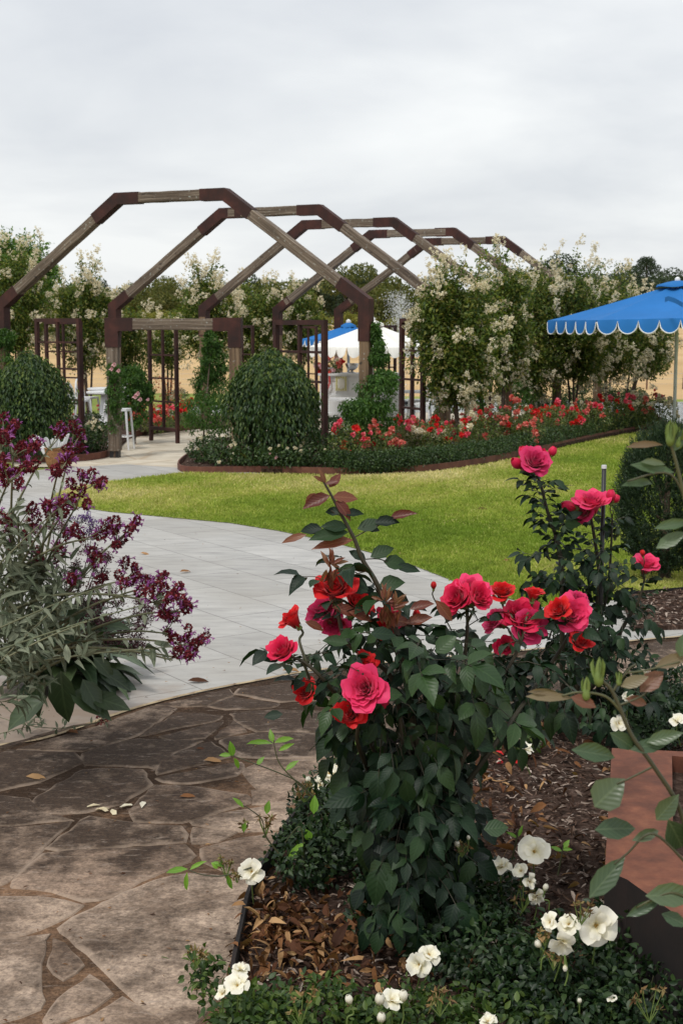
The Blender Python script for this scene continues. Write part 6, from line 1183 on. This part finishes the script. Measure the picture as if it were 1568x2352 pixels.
def headmesh(seed):
    g = np.random.default_rng(seed); mb = MB(); n = 120; z = g.random(n); a = g.uniform(0, 6.28, n); r_ = .32*np.sin(np.clip(z, .05, .97)*math.pi*.9+.2); P = np.stack([np.cos(a)*r_*.6, np.sin(a)*r_*.6, z*1.1-.5], 1)
    leaves(mb, P, np.stack([np.cos(a), np.sin(a), g.uniform(-.2, .7, n)], 1), g.normal(size=(n, 3)) + [0, 0, 1], g.uniform(.16, .30, n), .75, DIA, .4); o = mb.build('flower_head', FM['maroon']); me = o.data; bpy.data.objects.remove(o)
    p = MB()
    for k in range(int(g.integers(3, 10))):
        a = g.uniform(0, 6.28); z0 = g.uniform(-.4, .5); o3 = np.array([math.cos(a), math.sin(a), 0]); s3 = np.array([-math.sin(a), math.cos(a), 0])
        q = [o3*.28 + [0, 0, z0], o3*.5 + [0, 0, z0+.12], o3*.66 + [0, 0, z0+.12], o3*.74 + [0, 0, z0+.0]]; p.tube(np.array(q), [.03, .05, .055, .02], 5)
        p.tube(np.array([q[1], q[1] + o3*.1 + s3*.05 + [0, 0, .12], q[1] + o3*.22 + [0, 0, .14]]), [.03, .04, .012], 4)
    o = p.build('corolla', FM['violet']); m2 = o.data; bpy.data.objects.remove(o); return me, m2
HM = [headmesh(s_) for s_ in range(6)]
roots = [W(-40, 1560, 6.6), W(20, 1580, 6.7), W(-60, 1450, 6.3), W(60, 1570, 6.7)]
st, lf = MB(), MB(); random.seed(5)
groups = {}
for x, y in heads: groups.setdefault((int(x//230), int(y//200)), []).append((x, y))
for gk, hs in groups.items():
    cx = np.mean([h[0] for h in hs]); cy = np.mean([h[1] for h in hs]); Dg = D2 + rnd(-.35, .35); ex = W(*sc(cx-30, cy+45), Dg); r0 = roots[(gk[0]+gk[1]) % 4]; low = np.array(r0)
    sg = np.array([0, 0, 1]); m1 = low + (ex-low)*.4 + [0, 0, .10 - .0]; m2_ = low + (ex-low)*.75 + [0, 0, .07]; c = smooth_line([low, m1, m2_, ex], 6); st.tube(c, np.linspace(.008, .0035, len(c)), 6)
    T = unit(np.gradient(c, axis=0))
    for k in range(5, len(c)-1, 2):
        for sg in (-1, 1):
            if rnd(0, 1) < .75: d = np.array([rnd(-.3, .3), sg*.6+rnd(-.4, .4), rnd(-.5, .3)]) + T[k]*.5; leaves(lf, [c[k]], [d], [(rnd(-.4, .4), -.3, 1)], rnd(.05, .11)*(1.25-k/len(c)), rnd(.28, .42), ROSE, .6)
    for (x, y) in hs:
        p = W(*sc(x, y), Dg + rnd(-.12, .12)); hd = unit(p - ex + np.array([.02, 0, .03])); s_ = rnd(.048, .062); st.tube(smooth_line([ex - (ex-m2_)*.12, (ex+p)/2 + [0, 0, -.005], p], 3), .0024, 5)
        a, b2 = random.choice(HM); o = addmesh('flower_head', a, t, p, s_, hd + [rnd(-.4, .4), rnd(-.4, .4), rnd(0, .5)], rnd(0, 6)); q = bpy.data.objects.new('corolla', b2); scene.collection.objects.link(q); q.parent = o
        if rnd(0, 1) < .6:
            a, b2 = random.choice(HM); o = addmesh('flower_head', a, t, p - hd*s_*.9 + rng.normal(size=3)*.012, s_*.8, hd + rng.normal(size=3)*.5, rnd(0, 6)) if len([1 for ch in t.children]) < 0 else None
# felted basal leaves
for (x, y, D, rx, ry, n) in ((120, 1350, 6.0, 300, 260, 330), (20, 1600, 5.9, 170, 180, 190), (250, 1150, 6.1, 250, 150, 120), (60, 900, 6.0, 130, 200, 90), (260, 1560, 5.8, 110, 50, 40), (150, 1850, 5.9, 160, 60, 50), (520, 1620, 5.8, 60, 30, 14), (930, 1620, 5.7, 40, 10, 5)):
    c = W(*sc(x, y), D); r = np.array([rx*.36/FX*D, .25, ry*.36/FX*D]); P, d = in_ell(n, c, r, .1); leaves(lf, P, np.stack([rng.normal(size=n)*.6 + .35, rng.normal(size=n)*.5, rng.normal(size=n)*.5 + .1], 1), rng.normal(size=(n, 3))*.6 + [0, -.4, .8], rng.uniform(.03, .085, n), rng.uniform(.25, .42, n), ROSE, .8)
for a, b2 in (((60, 1660), (560, 1440)), ((0, 1700), (430, 1290)), ((0, 1620), (1000, 1310)), ((200, 1700), (1110, 1600)), ((-30, 1100), (420, 680)), ((0, 1480), (760, 1180))):
    D = rnd(5.5, 5.8); c = smooth_line([W(*sc(*a), D), W(*sc((a[0]+b2[0])/2, (a[1]+b2[1])/2 - 12), D), W(*sc(*b2), D)], 8); st.tube(c, np.linspace(.004, .0022, len(c)), 7)
    for k in range(2, len(c), 2): leaves(lf, [c[k]]*2, [[rnd(-.4, .6), -.5, rnd(-.5, .5)], [rnd(-.4, .6), .4, rnd(-.5, .5)]], [(0, -.5, 1)]*2, rnd(.03, .07), .3, ROSE, .6)
lf.build('felted_leaves', FM['sage'], t, smooth=True); st.build('stem', FM['sagest'], t, smooth=True)
# sea lavender: broad paddle leaves and flat plum sprays
t = thing('sea_lavender', G(190, 1600), 'sea lavender with broad dark leaves and dried plum coloured flower sprays', 'flowering plant'); lf, st, fl, pu = MB(), MB(), MB(), MB()
c0 = G(150, 1570); n = 95
for i in range(n):
    a = rnd(0, 6.28) if i > 20 else rnd(-1.5, .6); el_ = rnd(.05, 1.0); q = rnd(.02, .22); p = c0 + [math.cos(a)*q, math.sin(a)*q, .06 + .25*rnd(0, 1)*(el_)]; d = np.array([math.cos(a), math.sin(a), el_*1.2 - .1]); leaves(lf, [p], [d], [(-math.cos(a)*.5, -math.sin(a)*.5, 1)], rnd(.18, .33), rnd(.42, .6), ROSE, rnd(.5, 1.0))
for px, py, ln, an, wr in ((180, 1470, 80, 2.7, .6), (190, 1560, 90, -1.0, .55), (215, 1510, 70, -.7, .5), (130, 1500, 95, 2.9, .5), (120, 1450, 80, 1.6, .5), (160, 1590, 110, -.35, .5), (90, 1560, 90, -1.8, .5), (150, 1430, 90, .9, .5), (205, 1600, 100, -.1, .5), (225, 1540, 84, -.3, .5), (110, 1600, 120, -2.6, .5), (60, 1480, 90, 2.2, .5), (140, 1540, 120, -1.5, .55), (200, 1440, 90, .3, .5)): p = W(px, py, 6.3); leaves(lf, [p], [(math.cos(an), -.3, math.sin(an))], [(0, -.7, .7)], ln/FX*6.3, wr, ROSE, .5)
clus = [(560,980,60),(640,1010,50),(600,1060,60),(680,1040,40),(520,1100,60),(640,1120,50),(430,1120,50),(900,1330,60),(950,1360,40),(930,1430,50),(890,1400,40),(900,1480,30),(820,1480,50),(870,1540,40),(780,1500,40),(900,1580,35),(740,1560,45),(800,1600,50),(870,1620,25),(690,1550,30),(600,1400,50),(560,1440,50),(650,1440,50),(720,1420,50),(500,1200,40),(600,1230,50),(700,1250,40),(640,1330,40),(420,1260,40),(560,1320,50),(330,1150,50),(260,1100,50),(160,1160,50),(70,1290,30),(750,1330,40),(340,840,60),(250,870,50),(420,850,50),(120,840,50),(60,860,40)]
for i, (x, y, r_) in enumerate(clus):
    D = rnd(6.1, 6.6); p = W(*sc(x, y), D); c = smooth_line([c0 + [0, 0, .1], c0 + (p-c0)*.5 + [0, 0, .08], p - [0, 0, .03]], 5); st.tube(c, np.linspace(.004, .0018, len(c)), 5); R_ = r_*.36/FX*D
    for k in range(14):
        e = p + [rnd(-1, 1)*R_, rnd(-1, 1)*R_, rnd(-.5, .7)*R_]; st.tube([p - [0, 0, .03], (p+e)/2, e], .0009, 3); m_ = 13; leaves(pu if (x, y) in ((510, 780),) else fl, e + rng.normal(size=(m_, 3))*.009, rng.normal(size=(m_, 3)) + [0, 0, .5], rng.normal(size=(m_, 3)), rng.uniform(.006, .012, m_), .7, DIA, .2)
for (x, y) in ((500, 780), (530, 770), (580, 820), (600, 800), (560, 870), (590, 880)):
    p = W(*sc(x, y), 6.3); st.tube([W(*sc(x-20, y+110), 6.4), W(*sc(x-10, y+50), 6.35), p], .0015, 4)
    for k in range(10): e = p + rng.normal(size=3)*[.03, .02, .008]; st.tube([p - [0, 0, .03], e], .0008, 3); m_ = 10; leaves(pu, e + rng.normal(size=(m_, 3))*.006, rng.normal(size=(m_, 3)) + [0, 0, 1], rng.normal(size=(m_, 3)), rng.uniform(.006, .011, m_), .7, DIA, .2)
lf.build('broad_leaves', FM['lim'], t, smooth=True); st.build('flower_stalks', FM['canedk'], t); fl.build('dried_flowers', FM['dusk'], t); pu.build('purple_flowers', FM['purple'], t)
# low trailing sprigs at the path corner
t = thing('trailing_sage', G(40, 1680), 'small trailing sage sprigs with tiny violet flowers on the slab corner', 'sage'); lf, st, vi = MB(), MB(), MB()
for pts in (((-20, 1640), (60, 1665), (150, 1672), (240, 1655)), ((-20, 1690), (40, 1675), (95, 1660)), ((150, 1675), (146, 1630), (144, 1600)), ((-10, 1600), (30, 1640), (70, 1672)), ((60, 1672), (80, 1650), (98, 1640))):
    c = smooth_line([G(x, y, .03 + .06*(i % 2)) if y > 1625 else W(x, y, 6.75) for i, (x, y) in enumerate(pts)], 5); st.tube(c, .002, 5)
    for q in c[1::2]:
        for k in range(3): leaves(lf, [q], [rng.normal(size=3)], [(0, -.3, 1)], rnd(.02, .05), .35, ROSE, .5)
for px, py in ((144, 1600), (142, 1612), (230, 1652), (238, 1648), (148, 1590)):
    p = W(px, py, 6.7); leaves(vi, np.tile(p, (22, 1)) + rng.normal(size=(22, 3))*.012, rng.normal(size=(22, 3)), rng.normal(size=(22, 3)), .014, .7, DIA, .2)
lf.build('leaves', FM['sage'], t, smooth=True); st.build('stem', FM['sagest'], t); vi.build('flower_head', FM['maroon'], t)
